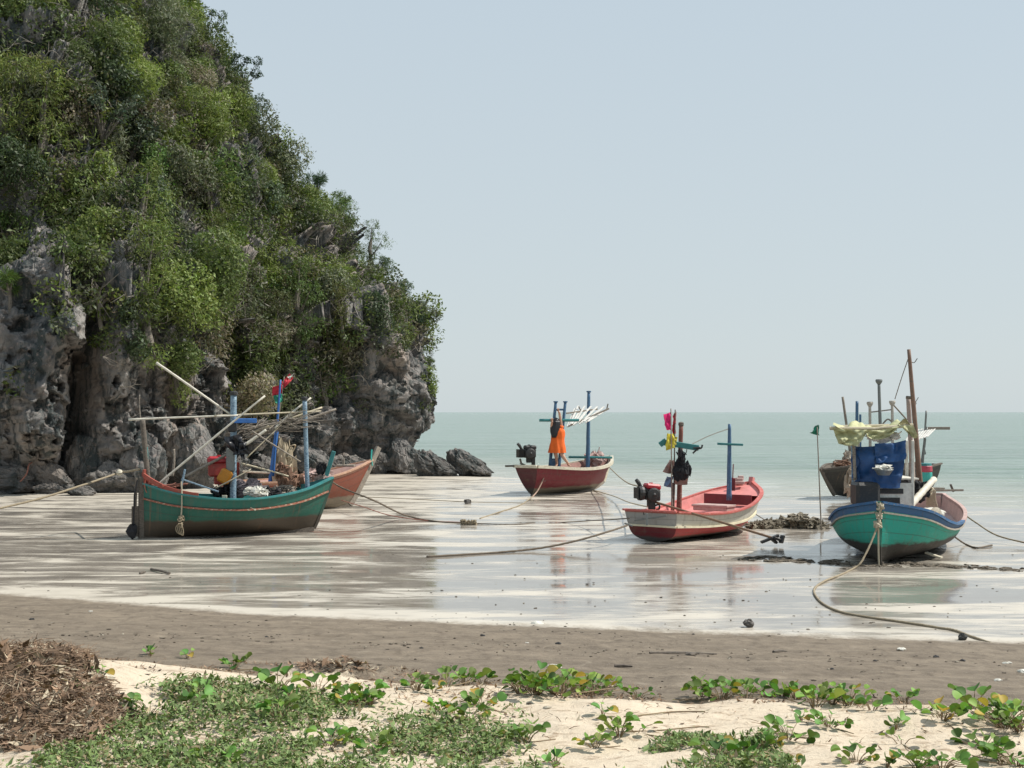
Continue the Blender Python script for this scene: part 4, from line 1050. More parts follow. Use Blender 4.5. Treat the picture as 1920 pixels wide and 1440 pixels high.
m1, t1 = mastpx(A, 'mast', PALEBLUE, b0, 438, 738, .068, BLACKIRON)
m = MB(); m.bar(P(438, 789, b0.y - .1), P(481, 789, b0.y + .05), .09, .10); m.build('mast_arm', BRIGHTBLUE, A)
m = MB(); m.box(P(436, 800, b0.y - .02), (.17, .17, .22)); m.build('mast_bracket', BLACKIRON, A)
m = MB(); m.box(P(433, 862, b0.y - .02), (.18, .18, .5)); m.build('mast_sleeve', GREYIRON, A)
b1 = P(577, 905, atA(.86, .1).y); b1.z = .7
m2, t2 = mastpx(A, 'mast', PALEBLUE, b1, 571, 748, .05, BLACKIRON)
b2 = atA(.03, 0.02, 1.0)
st, _ = mastpx(A, 'stern_pole', DARKWOOD, b2 + Vector((0, 0, .1)), 267, 787, .055)
p = P(278, 880, b2.y); m = MB(); m.bar(p, P(275, 838, b2.y), .04, .05); m.build('rail_post', TEALPAINT, A)
m = MB(); m.bar(P(612, 892, atA(1, 0).y + .05), P(626, 846, atA(1, 0).y + .05), .09, .05); m.build('bow_post', TEALPAINT, A)
m = MB(); m.bar(P(340, 912, atA(.22, -.5).y), P(347, 880, atA(.22, -.5).y), .035, .05); m.bar(P(340, 898, atA(.22, -.5).y), P(410, 922, atA(.45, -.7).y), .05, .03); m.build('side_board', PALEBLUE, A)
# engine under a red cover
ec = P(410, 880, b0.y + .2); ec.z = max(ec.z, .85)
eng = longtail(A, ec, (1, .3, 0), .95, REDENGINE, REDPAINT)
m = MB(); m.box(P(422, 893, ec.y - .3), (.26, .2, .3), Matrix.Rotation(.5, 3, 'Y'), .2); m.build('fuel_can', ORANGEPL, A)
YD = b0.y
def lbl(i): return ['first', 'second', 'third', 'fourth', 'fifth', 'sixth', 'seventh', 'eighth', 'ninth', 'tenth'][i]
GB = 'bamboo poles carried on the green boat'
for (x0, y0, d0, x1, y1, d1, r, mt, lb) in [
    (293, 680, -.2, 432, 777, .0, .026, PALEPOLE, 'long pale bamboo pole rising steeply left above the green boat'),
    (285, 918, -.9, 497, 742, -.5, .024, PALEPOLE, 'pale bamboo pole slanting from the stern rail up across the front mast'),
    (241, 787, -.3, 446, 779, -.1, .022, PALEPOLE, 'level pale pole resting on the dark stern pole'),
    (402, 780, -.15, 602, 771, .6, .020, BAMBOO, 'level thin bamboo pole running from front mast to second mast'),
    (462, 822, .3, 630, 767, .9, .028, GREYWOOD, 'rough grey pole whose tip sticks out furthest right'),
    (470, 812, .25, 604, 764, .8, .026, BAMBOO, 'thick bamboo pole second from right end above the second mast'),
    (515, 803, .25, 583, 746, .7, .024, PALEPOLE, 'short pale pole tilted up against the second mast top'),
    (450, 806, .15, 578, 781, .6, .018, GREYWOOD, 'dull thin stick lowest in the bundle between the masts'),
    (348, 894, -.2, 428, 851, .1, .034, GREYWOOD, 'thick grey pole leaning from the deck to the red engine'),
    (472, 808, -.2, 564, 866, -.1, .019, GREYWOOD, 'thin brown pole sloping down right between the masts'),
    (452, 869, .1, 541, 893, .3, .020, BAMBOO, 'thin bamboo pole lying low over the deck clutter'),
    (461, 833, -.1, 499, 806, .0, .034, PALEPOLE, 'short thick pale bamboo stub right of the black bag'),
    (463, 858, .0, 527, 797, .3, .013, BAMBOO, 'thin crooked cane rising toward the blue post'),
    (404, 915, -.3, 470, 880, -.1, .014, BAMBOO, 'thin cane lying at the foot of the front mast'),
    (262, 740, -.25, 264, 787, -.25, .014, GREYWOOD, 'short upright grey stick tied to the stern pole top'),
    (323, 893, .2, 326, 842, .2, .030, GREYWOOD, 'short upright grey post in the stern of the green boat'),
]:
    pole('bamboo_pole', mt, P(x0, y0, YD + d0), P(x1, y1, YD + d1), r, r * .75, None, 8, 1, random.uniform(-.02, .02), label=lb, cat='pole', group=GB)
g = random.Random(5)
for i in range(9):       # tangle of twigs and net between the masts belongs to one bundle
    pass
mb = MB()
for i in range(60):
    x0 = g.uniform(440, 560); y0 = 812 - (x0 - 455) * .22 + g.uniform(-12, 14); a = P(x0, y0, YD + .25 + g.uniform(-.1, .3)); bb = P(x0 + g.uniform(15, 60), y0 + g.uniform(-26, 12), YD + .3 + g.uniform(-.1, .3))
    mb.tube([a, (a + bb) / 2 + Vector((0, 0, g.uniform(-.03, .05))), bb], [.011, .009, .006], 5)
mb.build('stick_bundle', GREYWOOD, label='tangled bundle of dry sticks lashed between the two masts', cat='sticks')
m = MB(); m.cloth(P(417, 818, YD - .15), P(446, 814, YD - .2), P(470, 850, YD - .1), P(432, 852, YD - .2), 14, 12, .02, .14, 3, 3); m.cloth(P(440, 822, YD - .12), P(462, 828, YD - .15), P(458, 862, YD - .1), P(440, 842, YD - .2), 10, 10, .02, .12, 8, 4)
m.build('black_bag', BLACKBAG, smooth=True, label='black plastic bag hanging on the front mast of the green boat', cat='bag')
for (x, y, dp, rad, mt, nm, ct, lb, sdn) in [
    (425, 918, -.05, (.28, .25, .22), BLACKBAG, 'net_heap', 'net', 'dark blue-black heap left of the front mast foot', 1),
    (462, 918, .0, (.42, .3, .30), PURPLENET, 'net_heap', 'net', 'grey purple net heap right of the front mast foot', 2),
    (484, 922, -.2, (.26, .2, .16), WHITECLOTH, 'cloth_heap', 'cloth', 'white cloth bunched over the gunwale of the green boat', 3),
    (505, 925, .0, (.34, .3, .20), BLACKNET, 'net_heap', 'net', 'black net heap right of the white cloth', 4),
    (528, 922, .1, (.3, .25, .22), GREYWOOD, 'junk_heap', 'gear', 'grey gear heap in the middle bow of the green boat', 5),
    (545, 903, .5, (.26, .26, .34), BROWNNET, 'net_heap', 'net', 'brown net heap in front of the second mast', 6),
    (530, 885, .9, (.2, .22, .25), BROWNNET, 'net_heap', 'net', 'small brown bundle just left of the second mast', 7),
    (596, 892, .6, (.3, .26, .24), PINKPALE, 'net_heap', 'net', 'pinkish net heap right of the second mast', 8),
    (605, 878, .3, (.13, .12, .2), BLACKNET, 'net_heap', 'net', 'small black tuft tied at the bow post', 9)]:
    c_ = P(x, y, YD + .4 + dp); c_.z -= rad[2] * .3
    pile(c_, rad, sdn, mt, nm, label=lb, cat=ct, group='gear heaped on the green boat')
m = MB(); gp = P(460, 900, YD); 
rope('mooring_rope', [P(340, 903, YN(.24)), P(341, 935, YN(.24)), P(340, 965, YN(.24)), P(338, 975, YN(.24))], .016, ROPEPALE, A)
m = MB(); YK = YN(.24) - .03; knot(m, P(339, 972, YK), .06, 2); knot(m, P(338, 985, YK), .05, 3)
for q in range(5): m.tube(spline([P(338, 980, YK), P(330 + q * 3, 988, YK), P(332 + q * 3, 998, YK), P(343, 1004, YK)], 12), .009, 5)
m.build('rope_bundle', ROPE, A)
m = MB()
for q in range(7): m.tube(spline([P(270 + q * 3, 905 + q, YA0 - .1), P(280 + q * 12, 925 - q * 3, YA0 - .05), P(330 - q * 4, 905 + q * 2, YA0 + .1)], 12), .011, 5)
m.build('rope_coil', ROPERED, A)
m = MB(); m.box(P(421, 934, YN(.5) - .02), (.10, .03, .12)); m.build('fender', CREAM, A)
m = MB(); m.bar(P(461, 946, YN(.6) - .04), P(479, 957, YN(.62) - .04), .04, .02); m.build('wooden_toggle', CREAM, A)

# flags carried between the masts
def flagpole(x0, y0, x1, y1, Y, r, mat, lab, cloths, name='flag_pole', group=None, ball=False):
    root = empty(name, P(x0, y0, Y), label=lab, cat='flag', group=group)
    pole('pole', mat, P(x0, y0, Y), P(x1, y1, Y), r, r * .7, root)
    for (cm, q) in cloths:
        mb = MB(); mb.cloth(*[P(a, b, Y + dy) for (a, b, dy) in q], nu=16, nv=14, sag=.01, wr=.035, seed=len(mb.v) + int(x0), fr=3.5)
        mb.build('flag_cloth', cm, root, smooth=True)
    return root
flagpole(512, 893, 526, 712, YD + .9, .03, BRIGHTBLUE, 'blue post with a pink and green flag above the green boat', [(REDCLOTH, [(511, 725, 0), (529, 720, .05), (529, 739, .1), (510, 742, .0)]), (GREENCLOTH, [(512, 742, .0), (529, 738, .1), (530, 752, .05), (517, 757, -.05)])], group=None)
flagpole(520, 800, 533, 706, YD + 1.1, .014, GREYWOOD, 'thin cane with a small red and white flag at its tip', [(REDCLOTH, [(528, 716, 0), (543, 700, .05), (550, 709, .1), (532, 728, 0)]), (WHITECLOTH, [(539, 706, -.02), (549, 701, -.02), (551, 700, .0), (543, 713, -.02)])])

# ------------------------------------------------------------------ B: orange boat behind
gb = G(628, 952)
B_, LB = outward_root('fishing_boat', (P(425, 900, gb.y - 2.2).x, gb.y - 2.2, 0), (gb.x + .35, gb.y + .25, 0), label='faded orange wooden fishing boat half hidden behind the dark green one', cat='boat')
hB = Hull(LB, [(0, .25), (.2, .6), (.5, .8), (.75, .66), (.9, .36), (1, .03)], [(0, .80), (.3, .78), (.6, .82), (.85, 1.02), (1, 1.25)], [(0, 0), (.5, 0), (.9, .0), (1, .06)], rake=.75, e=(2.6, 1.1), drop=.25)
hB.skin(B_, hull_mat('orange_hull_paint', [(0, (.20, .045, .02)), (.6, (.22, .05, .024)), (.93, (.36, .17, .11))], .30, (.20, .165, .12)))
hB.inside(B_, PINKPALE, ORANGEHULL); hB.mould(B_, 'gunwale', paint('worn_orange_rail', (.46, .26, .17), .7, (.55, .42, .3), .4), 1.0, .09, .04, dz=.015); hB.transom(B_, ORANGEHULL)
hB.stem(B_, GREYWOOD, .09, .42, .07); hB.keel(B_, DARKWOOD)
p = Wp(B_, (LB + .6, 0, 1.2))
m = MB(); m.box(P(648, 873, p.y - .5), (.5, .4, .05)); m.box(P(644, 866, p.y - .5), (.06, .06, .16)); m.build('bow_board', GREYWOOD, B_)
m = MB(); m.tube([P(697, 843, p.y), P(696, 858, p.y - .05), P(698, 873, p.y)], .02, 6); m.build('bow_sash', TEALPL, B_)
pole('mast', BRIGHTBLUE, Wp(B_, (LB * .35, .1, .6)), P(520, 800, Wp(B_, (LB * .35, .1, .6)).y), .06, .05, B_)
m = MB(); m.bar(P(455, 884, gb.y - 1.5), P(530, 888, gb.y - 1.2), .05, .05); m.build('side_rail', CREAM, B_)
pile(P(532, 880, gb.y - 1.2) + Vector((0, 0, -.2)), (.3, .3, .85), 21, cloth_mat('tan_sacking', (.42, .35, .24)), 'sack_bundle', label='tall tan sacking bundle standing behind the second mast', cat='sack')

# ------------------------------------------------------------------ C: maroon boat with the person
gc = G(1004, 930)
Cb, LC = outward_root('fishing_boat', (gc.x - .12, gc.y + .3, 0), (gc.x + 2.35, gc.y + 3.7, 0), label='maroon wooden fishing boat with cream rail and a woman standing in it', cat='boat')
hC = Hull(LC, [(0, .42), (.15, .72), (.4, .95), (.65, .92), (.85, .58), (1, .04)], [(0, .92), (.2, .84), (.5, .80), (.8, .90), (1, 1.08)], [(0, .02), (.3, 0), (.7, .02), (.9, .10), (1, .25)], rake=.45, rake_s=.30, e=(2.3, 1.15), flare=.35, drop=.26)
hC.skin(Cb, hull_mat('maroon_hull_paint', [(0, (.155, .005, .015)), (.5, (.17, .006, .017)), (.97, (.3, .2, .16))], .22, (.20, .165, .12)))
hC.transom(Cb, hull_mat('maroon_transom_shaded_paint', [(0, (.075, .010, .015)), (.97, (.12, .03, .03))], .22, (.06, .05, .04)))  # hull colours darkened: shade on the stern face put into its paint
hC.inside(Cb, paint('brown_pink_paint', (.34, .17, .14), .7, (.2, .11, .09), .4), paint('grimy_deck', (.18, .12, .10), .8))
hC.mould(Cb, 'gunwale', CREAM, 1.0, .10, .09, .02, dz=-.01, across=True); hC.keel(Cb, GREYWOOD); hC.stem(Cb, CREAM, .07, .02)
def atC(u, v, z=0.): return Wp(Cb, (u * LC, v, z))
ec = P(992, 850, atC(.0, 0).y - .05)
longtail(Cb, ec, (-1, -.3, 0), .85, BLACKIRON, BLACKIRON)
m = MB(); m.box(P(1000, 864, ec.y), (.12, .12, .42)); m.tube([ec, P(975, 850, ec.y), P(978, 858, ec.y)], .03, 6); m.bar(P(975, 868, ec.y), P(1002, 880, ec.y), .05, .05); m.build('engine_mount', BLACKIRON, Cb)
m = MB(); m.tube([P(947, 874, ec.y), P(985, 873, ec.y)], .03, 8); m.bar(P(975, 860, ec.y - .1), P(980, 878, ec.y - .1), .06, .04); m.build('tiller', DARKWOOD, Cb)
# ladder-like blue double post
YL = atC(.22, -.35).y
for (x0, x1) in ((1031, 1042), (1048, 1060)):
    o = pole('ladder_post', BLUEPAINT, P(x0, 876, YL), P(x1, 754, YL), .052, .045, Cb, 8)
    m = MB(); m.lathe(P(x1, 754, YL), [(.045, -.02), (.075, 0), (.075, .03), (0, .035)], 10); m.build('post_cap', BLUEPAINT, o)
m = MB(); m.bar(P(1040, 768, YL), P(1058, 768, YL), .05, .06); m.bar(P(1033, 861, YL), P(1049, 861, YL), .05, .05); m.box(P(1041, 869, YL), (.30, .12, .26)); m.build('ladder_rung', BLUEPAINT, Cb)
m = MB(); m.tube([P(1011, 788, YL - .06), P(1086, 788, YL - .06)], .045, 8); m.build('crossbar', TEALPAINT, Cb)
ym = atC(.62, .1).y; bm_ = P(1102, 868, ym); bm_.z = .6
pole('mast', BLUEPAINT, bm_, P(1104, 735, ym), .075, .05, Cb, 10); m = MB(); m.lathe(P(1104, 735, ym), [(.05, -.02), (.08, 0), (.08, .035), (0, .04)], 10); m.build('mast_cap', BLUEPAINT, Cb)
m = MB(); m.tube([P(1066, 857, ym), P(1148, 858, ym)], .038, 8); m.build('lower_crossbar', TEALPAINT, Cb)
# slatted awning
aw = []
fr = MB(); fr.bar(P(1062, 775, ym - .7), P(1120, 767, ym - .1), .05, .05); fr.bar(P(1064, 800, ym - 1.1), P(1142, 766, ym - .6), .04, .05); fr.build('awning_frame', GREYWOOD, Cb)
SL = MB()
for i in range(11):
    t = i / 10; a = P(1060 + 24 * t * 1.0 + 26 * t, 797 - 14 * t + (4 if i % 2 else -2), ym - .9); bb = P(1072 + 68 * t, 770 - 7 * t + (3 if i % 3 else -3), ym - .2)
    a = P(1064 + 38 * t, 800 - 8 * t, ym - 1.2); bb = P(1078 + 60 * t, 766 + 2 * t - (3 if i % 2 else 0), ym - .2)
    SL.bar(a + Vector((0, 0, .03 * (i % 3))), bb + Vector((0, 0, .04 * (i % 2))), .055, .02)
SL.build('awning_slats', paint('white_batten', (.75, .73, .68), .6, (.45, .40, .34), .4, 9), Cb)
m = MB(); m.bar(P(1085, 762, ym - .4), P(1090, 772, ym - .4), .04, .04); m.bar(P(1140, 757, ym - .4), P(1137, 770, ym - .4), .04, .04); m.build('awning_pegs', GREYWOOD, Cb)
pile(P(1115, 862, ym + .9) + Vector((0, 0, -.1)), (.4, .3, .35), 33, PINKPALE, 'net_heap', label='pinkish net heap at the bow of the maroon boat', cat='net')
m = MB(); m.bar(P(1120, 860, ym + .9), P(1124, 838, ym + .9), .03, .03); m.build('bow_peg', PINKPALE, Cb)
m = MB(); m.lathe(P(1020, 899, gc.y + .25), [(0, -.07), (.05, -.055), (.075, 0), (.05, .055), (0, .07)], 12); m.build('float', paint('pale_teal_float', (.33, .48, .42), .5), label='pale teal ball float hanging on the maroon boat side', cat='float')
rope('mooring_rope', [P(1025, 880, gc.y + .3), P(1018, 900, gc.y + .1), P(1008, 920, gc.y - .1), G(998, 932)], .02, paint('pinkish_rope', (.42, .29, .22), .9), Cb)

# the woman in the orange dress: skeleton grown into one skinned body
def skinned(name, chains, mat, parent, sub=2):
    vs, es, rs = [], [], []; idx = {}
    for ch in chains:
        prev = None
        for (key, p, r) in ch:
            if key not in idx: idx[key] = len(vs); vs.append(Vector(p)); rs.append(r)
            i = idx[key]
            if prev is not None: es.append((prev, i))
            prev = i
    me = bpy.data.meshes.new(name)
    Mi = ROOTM[parent.name].inverted() if parent is not None and parent.name in ROOTM else Matrix.Identity(4)
    me.from_pydata([tuple(Mi @ v) for v in vs], es, [])
    o = bpy.data.objects.new(name, me); C.objects.link(o)
    md = o.modifiers.new('s', 'SKIN'); 
    for i, sv in enumerate(me.skin_vertices[0].data):
        r = rs[i]; sv.radius = r if isinstance(r, tuple) else (r, r); sv.use_root = (i == 0)
    ss = o.modifiers.new('u', 'SUBSURF'); ss.levels = sub; ss.render_levels = sub
    dg = bpy.context.evaluated_depsgraph_get(); m2 = bpy.data.meshes.new_from_object(o.evaluated_get(dg))
    bpy.data.objects.remove(o); m2.name = name
    ob = _link(name, m2, mat, parent, True); return ob
# feet on the deck/gunwale: near leg stands on the gunwale (photo 1066,873), far leg on the ladder box
YP = YL - .24
foot = P(1067, 873, YP); S = (foot.z and 1.0)
W_ = empty('person', (foot.x - .2, YP, foot.z), label='woman in an orange dress with long black hair gripping the blue ladder', cat='person')
def q(px, py, dy=0): return P(px, py, YP + dy)
pel = q(1043.5, 838)
body = [
 [('pel', pel, (.13, .10)), ('wst', q(1044, 825), (.105, .085)), ('chs', q(1044.5, 812), (.125, .09)), ('nk0', q(1044, 803, .0), (.07, .06)), ('nk', q(1044, 799, .02), .045), ('jaw', q(1043.6, 796, .0), .06), ('hd', q(1043.2, 791.5, .0), (.088, .095)), ('tp', q(1043.2, 787.8, .02), .06)],
 [('chs', None, 0), ('shL', q(1036.5, 806), .06), ('elL', q(1034, 797, -.12), .042), ('wrL', q(1035.5, 789, -.30), .03)],
 [('chs', None, 0), ('shR', q(1053, 804, .03), .06), ('elR', q(1051, 788, -.02), .048), ('eR2', q(1049, 775, -.06), .042), ('wrR', q(1047.5, 771, -.15), .028)],
 [('pel', None, 0), ('hL', q(1040, 843), .088), ('kL', q(1043, 856, .05), .06), ('aL', q(1044, 869, .1), .038), ('heL', q(1044, 872.5, .1), .036), ('tL', q(1041, 873.5, -.04), .028)],
 [('pel', None, 0), ('hR', q(1049, 843), .088), ('kR', q(1057, 858, -.10), .06), ('aR', q(1065, 869, -.02), .038), ('heR', q(1065.5, 872.3, .02), .036), ('tR', q(1069, 873.5, -.12), .03)],
]
lut = {}
for ch in body:
    for (k, p_, r_) in ch:
        if p_ is not None: lut[k] = (p_, r_)
body = [[(k, lut[k][0], lut[k][1]) for (k, p_, r_) in ch] for ch in body]
bod = skinned('body', body, SKIN, W_)
# hands: palm and five fingers closing on the wood
def hand(c, d, curl, s, name='hand'):
    c = Vector(c); d = Vector(d).normalized(); cu = Vector(curl).normalized(); sd_ = d.cross(cu).normalized()
    ch = []
    pal = [('w', c, (.026, .018)), ('p', c + d * .05, (.036, .016)), ('k', c + d * .08, (.034, .014))]
    ch.append(pal)
    for i, (o_, L_) in enumerate(((-.028, .075), (-.010, .085), (.009, .08), (.026, .062))):
        b = c + d * .085 + sd_ * o_
        ch.append([('k', c + d * .08, (.034, .014)), ('f%da' % i, b, .009), ('f%db' % i, b + d * L_ * .4 + cu * L_ * .15, .0085), ('f%dc' % i, b + d * L_ * .5 + cu * L_ * .5, .008), ('f%dd' % i, b + d * L_ * .25 + cu * L_ * .75, .007)])
    ch.append([('w', c, .02), ('t0', c + d * .02 - sd_ * .035, .012), ('t1', c + d * .05 - sd_ * .05 + cu * .03, .010), ('t2', c + d * .07 - sd_ * .045 + cu * .055, .008)])
    return skinned(name, ch, SKIN, W_, 1)
hand(q(1035.5, 789, -.30), (-.1, -.6, .7), (0, -.8, -.6), 1)
hand(q(1047.5, 771, -.15), (-.2, -.5, .8), (0, -.8, -.6), 1)
# dress: one surface of elliptical rings, flaring to the hem with folds
mb = MB(); nr, na = 26, 40
prof = [(849, 1044.5, .265, .20), (840, 1045, .25, .19), (832, 1045, .225, .17), (824, 1045.5, .205, .15), (816, 1046, .215, .145), (809, 1046, .215, .14), (804.5, 1046, .185, .115), (801.5, 1045, .095, .08)]
for i in range(nr + 1):
    t = i / nr * (len(prof) - 1); k = min(int(t), len(prof) - 2); f_ = t - k
    y_, x_, a_, b_ = [prof[k][j] * (1 - f_) + prof[k + 1][j] * f_ for j in range(4)]
    cc = q(x_, y_)
    for j in range(na):
        an = 2 * math.pi * j / na; fo = 1 + .09 * (1 - i / nr) * math.sin(an * 7 + i * .12) + .03 * math.sin(an * 13 + i * .5)
        mb.v.append(cc + Vector((math.cos(an) * a_ * fo, math.sin(an) * b_ * fo, 0)))
for i in range(nr):
    for j in range(na): mb.f.append((i * na + j, i * na + (j + 1) % na, (i + 1) * na + (j + 1) % na, (i + 1) * na + j))
mb.f.append(tuple(nr * na + j for j in range(na)))
# short sleeves
for (a, b) in ((q(1039, 805.5), q(1035, 801, -.06)), (q(1050, 804.5, .02), q(1053, 797.5, .0))): mb.tube([a, a.lerp(b, .5), b], [.085, .085, .078], 12)
mb.build('dress', ORANGECLOTH, W_, smooth=True)
# hair: cap plus a long fall down the back (towards the camera)
mb = MB(); hc = q(1042.6, 791.2, -.02)
mb.blob(hc, (.125, .125, .135), 3, .06, 4, 3)
for i in range(26):
    a = -math.pi / 2 + (i - 12.5) * .085; x = math.cos(a) * .125 - .02; y = math.sin(a) * .11
    mb.tube(spline([hc + Vector((x, y, .03)), hc + Vector((x * 1.15, y * 1.15, -.12)), hc + Vector((x * 1.1 - .02, y * 1.25, -.28)), hc + Vector((x * .8 - .03, y * 1.25, -.43 - .03 * (i % 3)))], 10), [.026] * 8 + [.02, .014, .01, .006], 6)
mb.build('hair', HAIR, W_, smooth=True)
# face looking out to sea
fc = q(1043.2, 792, .0)
mb = MB(); mb.blob(fc + Vector((0, .105, -.012)), (.013, .02, .022), 2, .02, 2, 1); mb.build('nose', SKIN, W_, smooth=True)
mb = MB(); mb.blob(fc + Vector((0, .092, -.05)), (.024, .01, .008), 2, .02, 2, 1); mb.build('mouth', paint('lips', (.4, .12, .1), .5), W_, smooth=True)
for sx in (-.03, .03):
    mb = MB(); mb.blob(fc + Vector((sx, .088, .012)), (.012, .01, .009), 2, 0, 2, 1); mb.build('eye', BLACKIRON, W_, smooth=True)
for sx in (-.09, .09):
    mb = MB(); mb.blob(fc + Vector((sx, .0, -.005)), (.01, .02, .03), 2, .05, 2, 1); mb.build('ear', SKIN, W_, smooth=True)

# ------------------------------------------------------------------ D: red and white boat, pink inside
gd = G(1228, 1019)
D, LD = outward_root('fishing_boat', (gd.x + .02, gd.y + .35, 0), (gd.x + 2.38, gd.y + 3.55, 0), label='red and white fishing boat with a bright pink inside and square stern', cat='boat')
hD = Hull(LD, [(0, .60), (.2, .78), (.45, .90), (.7, .85), (.88, .55), (1, .04)], [(0, .62), (.2, .54), (.45, .54), (.7, .68), (.88, .86), (1, 1.0)], [(0, .0), (.3, 0), (.7, .0), (.9, .03), (1, .12)], rake=.34, rake_s=.14, e=(5.0, 1.25), flare=.2, drop=.22, es=-.3)
hD.skin(D, hull_mat('red_white_hull_paint', [(0, (.32, .02, .024)), (.3, (.36, .03, .033)), (.58, (.50, .42, .25)), (.61, (.56, .54, .47)), (.95, (.52, .22, .17))], .11, (.11, .095, .075)))
hD.transom(D, hull_mat('red_white_transom_shaded_paint', [(0, (.13, .006, .012)), (.5, (.15, .008, .014)), (.61, (.34, .33, .31)), (.95, (.4, .12, .1))], .10, (.05, .045, .04)))  # darker copy of the side bands, the stern's shade painted in
hD.inside(D, PINK, PINK); hD.mould(D, 'gunwale', paint('pink_red_rail', (.52, .12, .10), .6, (.6, .3, .26), .35), 1.0, .085, .035, .012, dz=.01, across=True)
hD.mould(D, 'rub_rail', paint('cream_strake', (.72, .66, .48), .6, (.5, .38, .22), .25), .595, .045, .04, .02, across=True); hD.keel(D, DARKWOOD); hD.stem(D, PINK, .1, .12, .05)
def atD(u, v, z=0.): return Wp(D, (u * LD, v, z))
m = MB(); m.box(P(1386, 903, atD(1.02, 0).y), (.16, .14, .18)); m.box(P(1389, 896, atD(1.02, 0).y), (.12, .1, .1)); m.box(P(1383, 905, atD(1, 0).y - .05), (.3, .1, .06)); m.build('bow_block', PINKPALE, D)
m = MB(); m.box((LD * .58, -.12, .60), (.42, .85, .045)); m.box((LD * .58, -.12, .54), (.38, .8, .09)); m.build('thwart', PINKPALE, D, world=False)
dt = D
# fore-deck bulkhead, darker
m = MB(); m.box((LD * .80, 0, .68), (.04, 1.15, .22)); m.build('bulkhead', MAROON, D, world=False)
m = MB(); m.grid(lambda u, t: (hD.sec(.82 + u * .16, 1, 1, .05).x, (t * 2 - 1) * hD.sec(.82 + u * .16, 1, 1, .05).y, hD.sh(.82 + u * .16) - .03), 8, 6); m.build('foredeck', PINK, D, world=False)
ym = atD(.72, -.05).y; bm_ = P(1367, 938, ym)
pole('mast', BLUEPAINT, bm_, P(1368, 795, ym), .06, .035, D, 10)
m = MB(); m.bar(P(1345, 832, ym - .04), P(1393, 834, ym - .04), .05, .05); m.build('mast_arm', TEALPAINT, D)
m = MB(); m.tube([P(1373, 915, ym + .1), P(1375, 870, ym + .1)], .012, 6); m.box(P(1374, 908, ym + .15), (.1, .1, .28)); m.build('mast_cleat', MAROON, D)
# brown twin post with dark crossbeam aft
ya = atD(.2, .0).y; ba = P(1273, 960, ya)
o = pole('stern_mast', paint('red_brown_post', (.20, .07, .05), .7, (.30, .2, .16), .35), ba, P(1277, 797, ya), .055, .045, D, 10)
m = MB(); m.lathe(P(1277, 797, ya), [(.04, -.03), (.06, 0), (.055, .05), (0, .07)], 10); m.build('mast_cap', DARKWOOD, o)
pole('stern_mast', paint('brown_post', (.22, .12, .10), .7), P(1261, 958, ya - .1), P(1263, 905, ya - .1), .04, .035, D, 8)
m = MB(); m.bar(P(1241, 829, ya - .08), P(1310, 840, ya - .08), .07, .12); m.bar(P(1240, 826, ya - .1), P(1246, 834, ya - .1), .05, .16); m.build('crossbeam', TEALPAINT, D)
anc = empty('anchor', P(1308, 840, ya - .15), label='small rusty anchor hooked over the dark crossbeam end', cat='anchor')
m = MB(); m.tube([P(1300, 840, ya - .15), P(1313, 839, ya - .15)], .016, 6); m.tube(spline([P(1317, 834, ya - .15), P(1315, 840, ya - .15), P(1308, 842, ya - .15), P(1299, 850, ya - .15)], 10), .018, 6); m.build('fluke', BLACKIRON, anc)
pile(P(1277, 890, ya - .12), (.20, .16, .30), 41, BLACKNET, 'net_bundle', label='black net bundle hanging on the brown stern mast', cat='net', n=20)
pile(P(1277, 868, ya - .12), (.12, .12, .28), 42, BLACKNET, 'net_bundle', label='narrow top of black netting tied above the black bundle', cat='net', n=10)
m = MB(); m.cloth(P(1256, 862, ya - .2), P(1265, 860, ya - .2), P(1262, 888, ya - .15), P(1242, 884, ya - .2), 12, 12, .02, .08, 2); m.build('bag', BROWNBAG, smooth=True, label='brown cloth bag hanging left of the black bundle', cat='bag')
m = MB(); m.cloth(P(1250, 893, ya - .22), P(1262, 894, ya - .2), P(1259, 914, ya - .2), P(1245, 911, ya - .22), 10, 10, .01, .05, 4); m.build('bag', GREYBLUECLOTH, smooth=True, label='small blue-grey cloth hanging under the brown bag', cat='bag')
m = MB(); m.cloth(P(1264, 893, ya - .18), P(1290, 894, ya - .18), P(1289, 909, ya - .18), P(1265, 908, ya - .18), 10, 8, .01, .05, 6); m.build('bag', BROWNBAG, smooth=True, label='square brown bag at the bottom of the black bundle', cat='bag')
flagpole(1260, 958, 1258, 766, ya - .25, .016, GREYWOOD, 'cane with a bright pink flag over a yellow one', [(PINKCLOTH, [(1243, 777, 0), (1259, 772, .05), (1258, 805, .1), (1250, 806, 0)]), (YELLOWCLOTH, [(1250, 812, 0), (1264, 813, .05), (1266, 838, .1), (1249, 845, 0)])], group='flag canes standing in the red and white boat')
flagpole(1263, 958, 1266, 768, ya - .15, .016, DARKWOOD, 'cane with a narrow dark red flag and yellow rag', [(REDCLOTH, [(1262, 782, 0), (1267, 770, .04), (1267, 812, .06), (1261, 814, 0)]), (YELLOWCLOTH, [(1262, 817, 0), (1270, 819, .04), (1269, 830, .06), (1261, 838, 0)])], group='flag canes standing in the red and white boat')
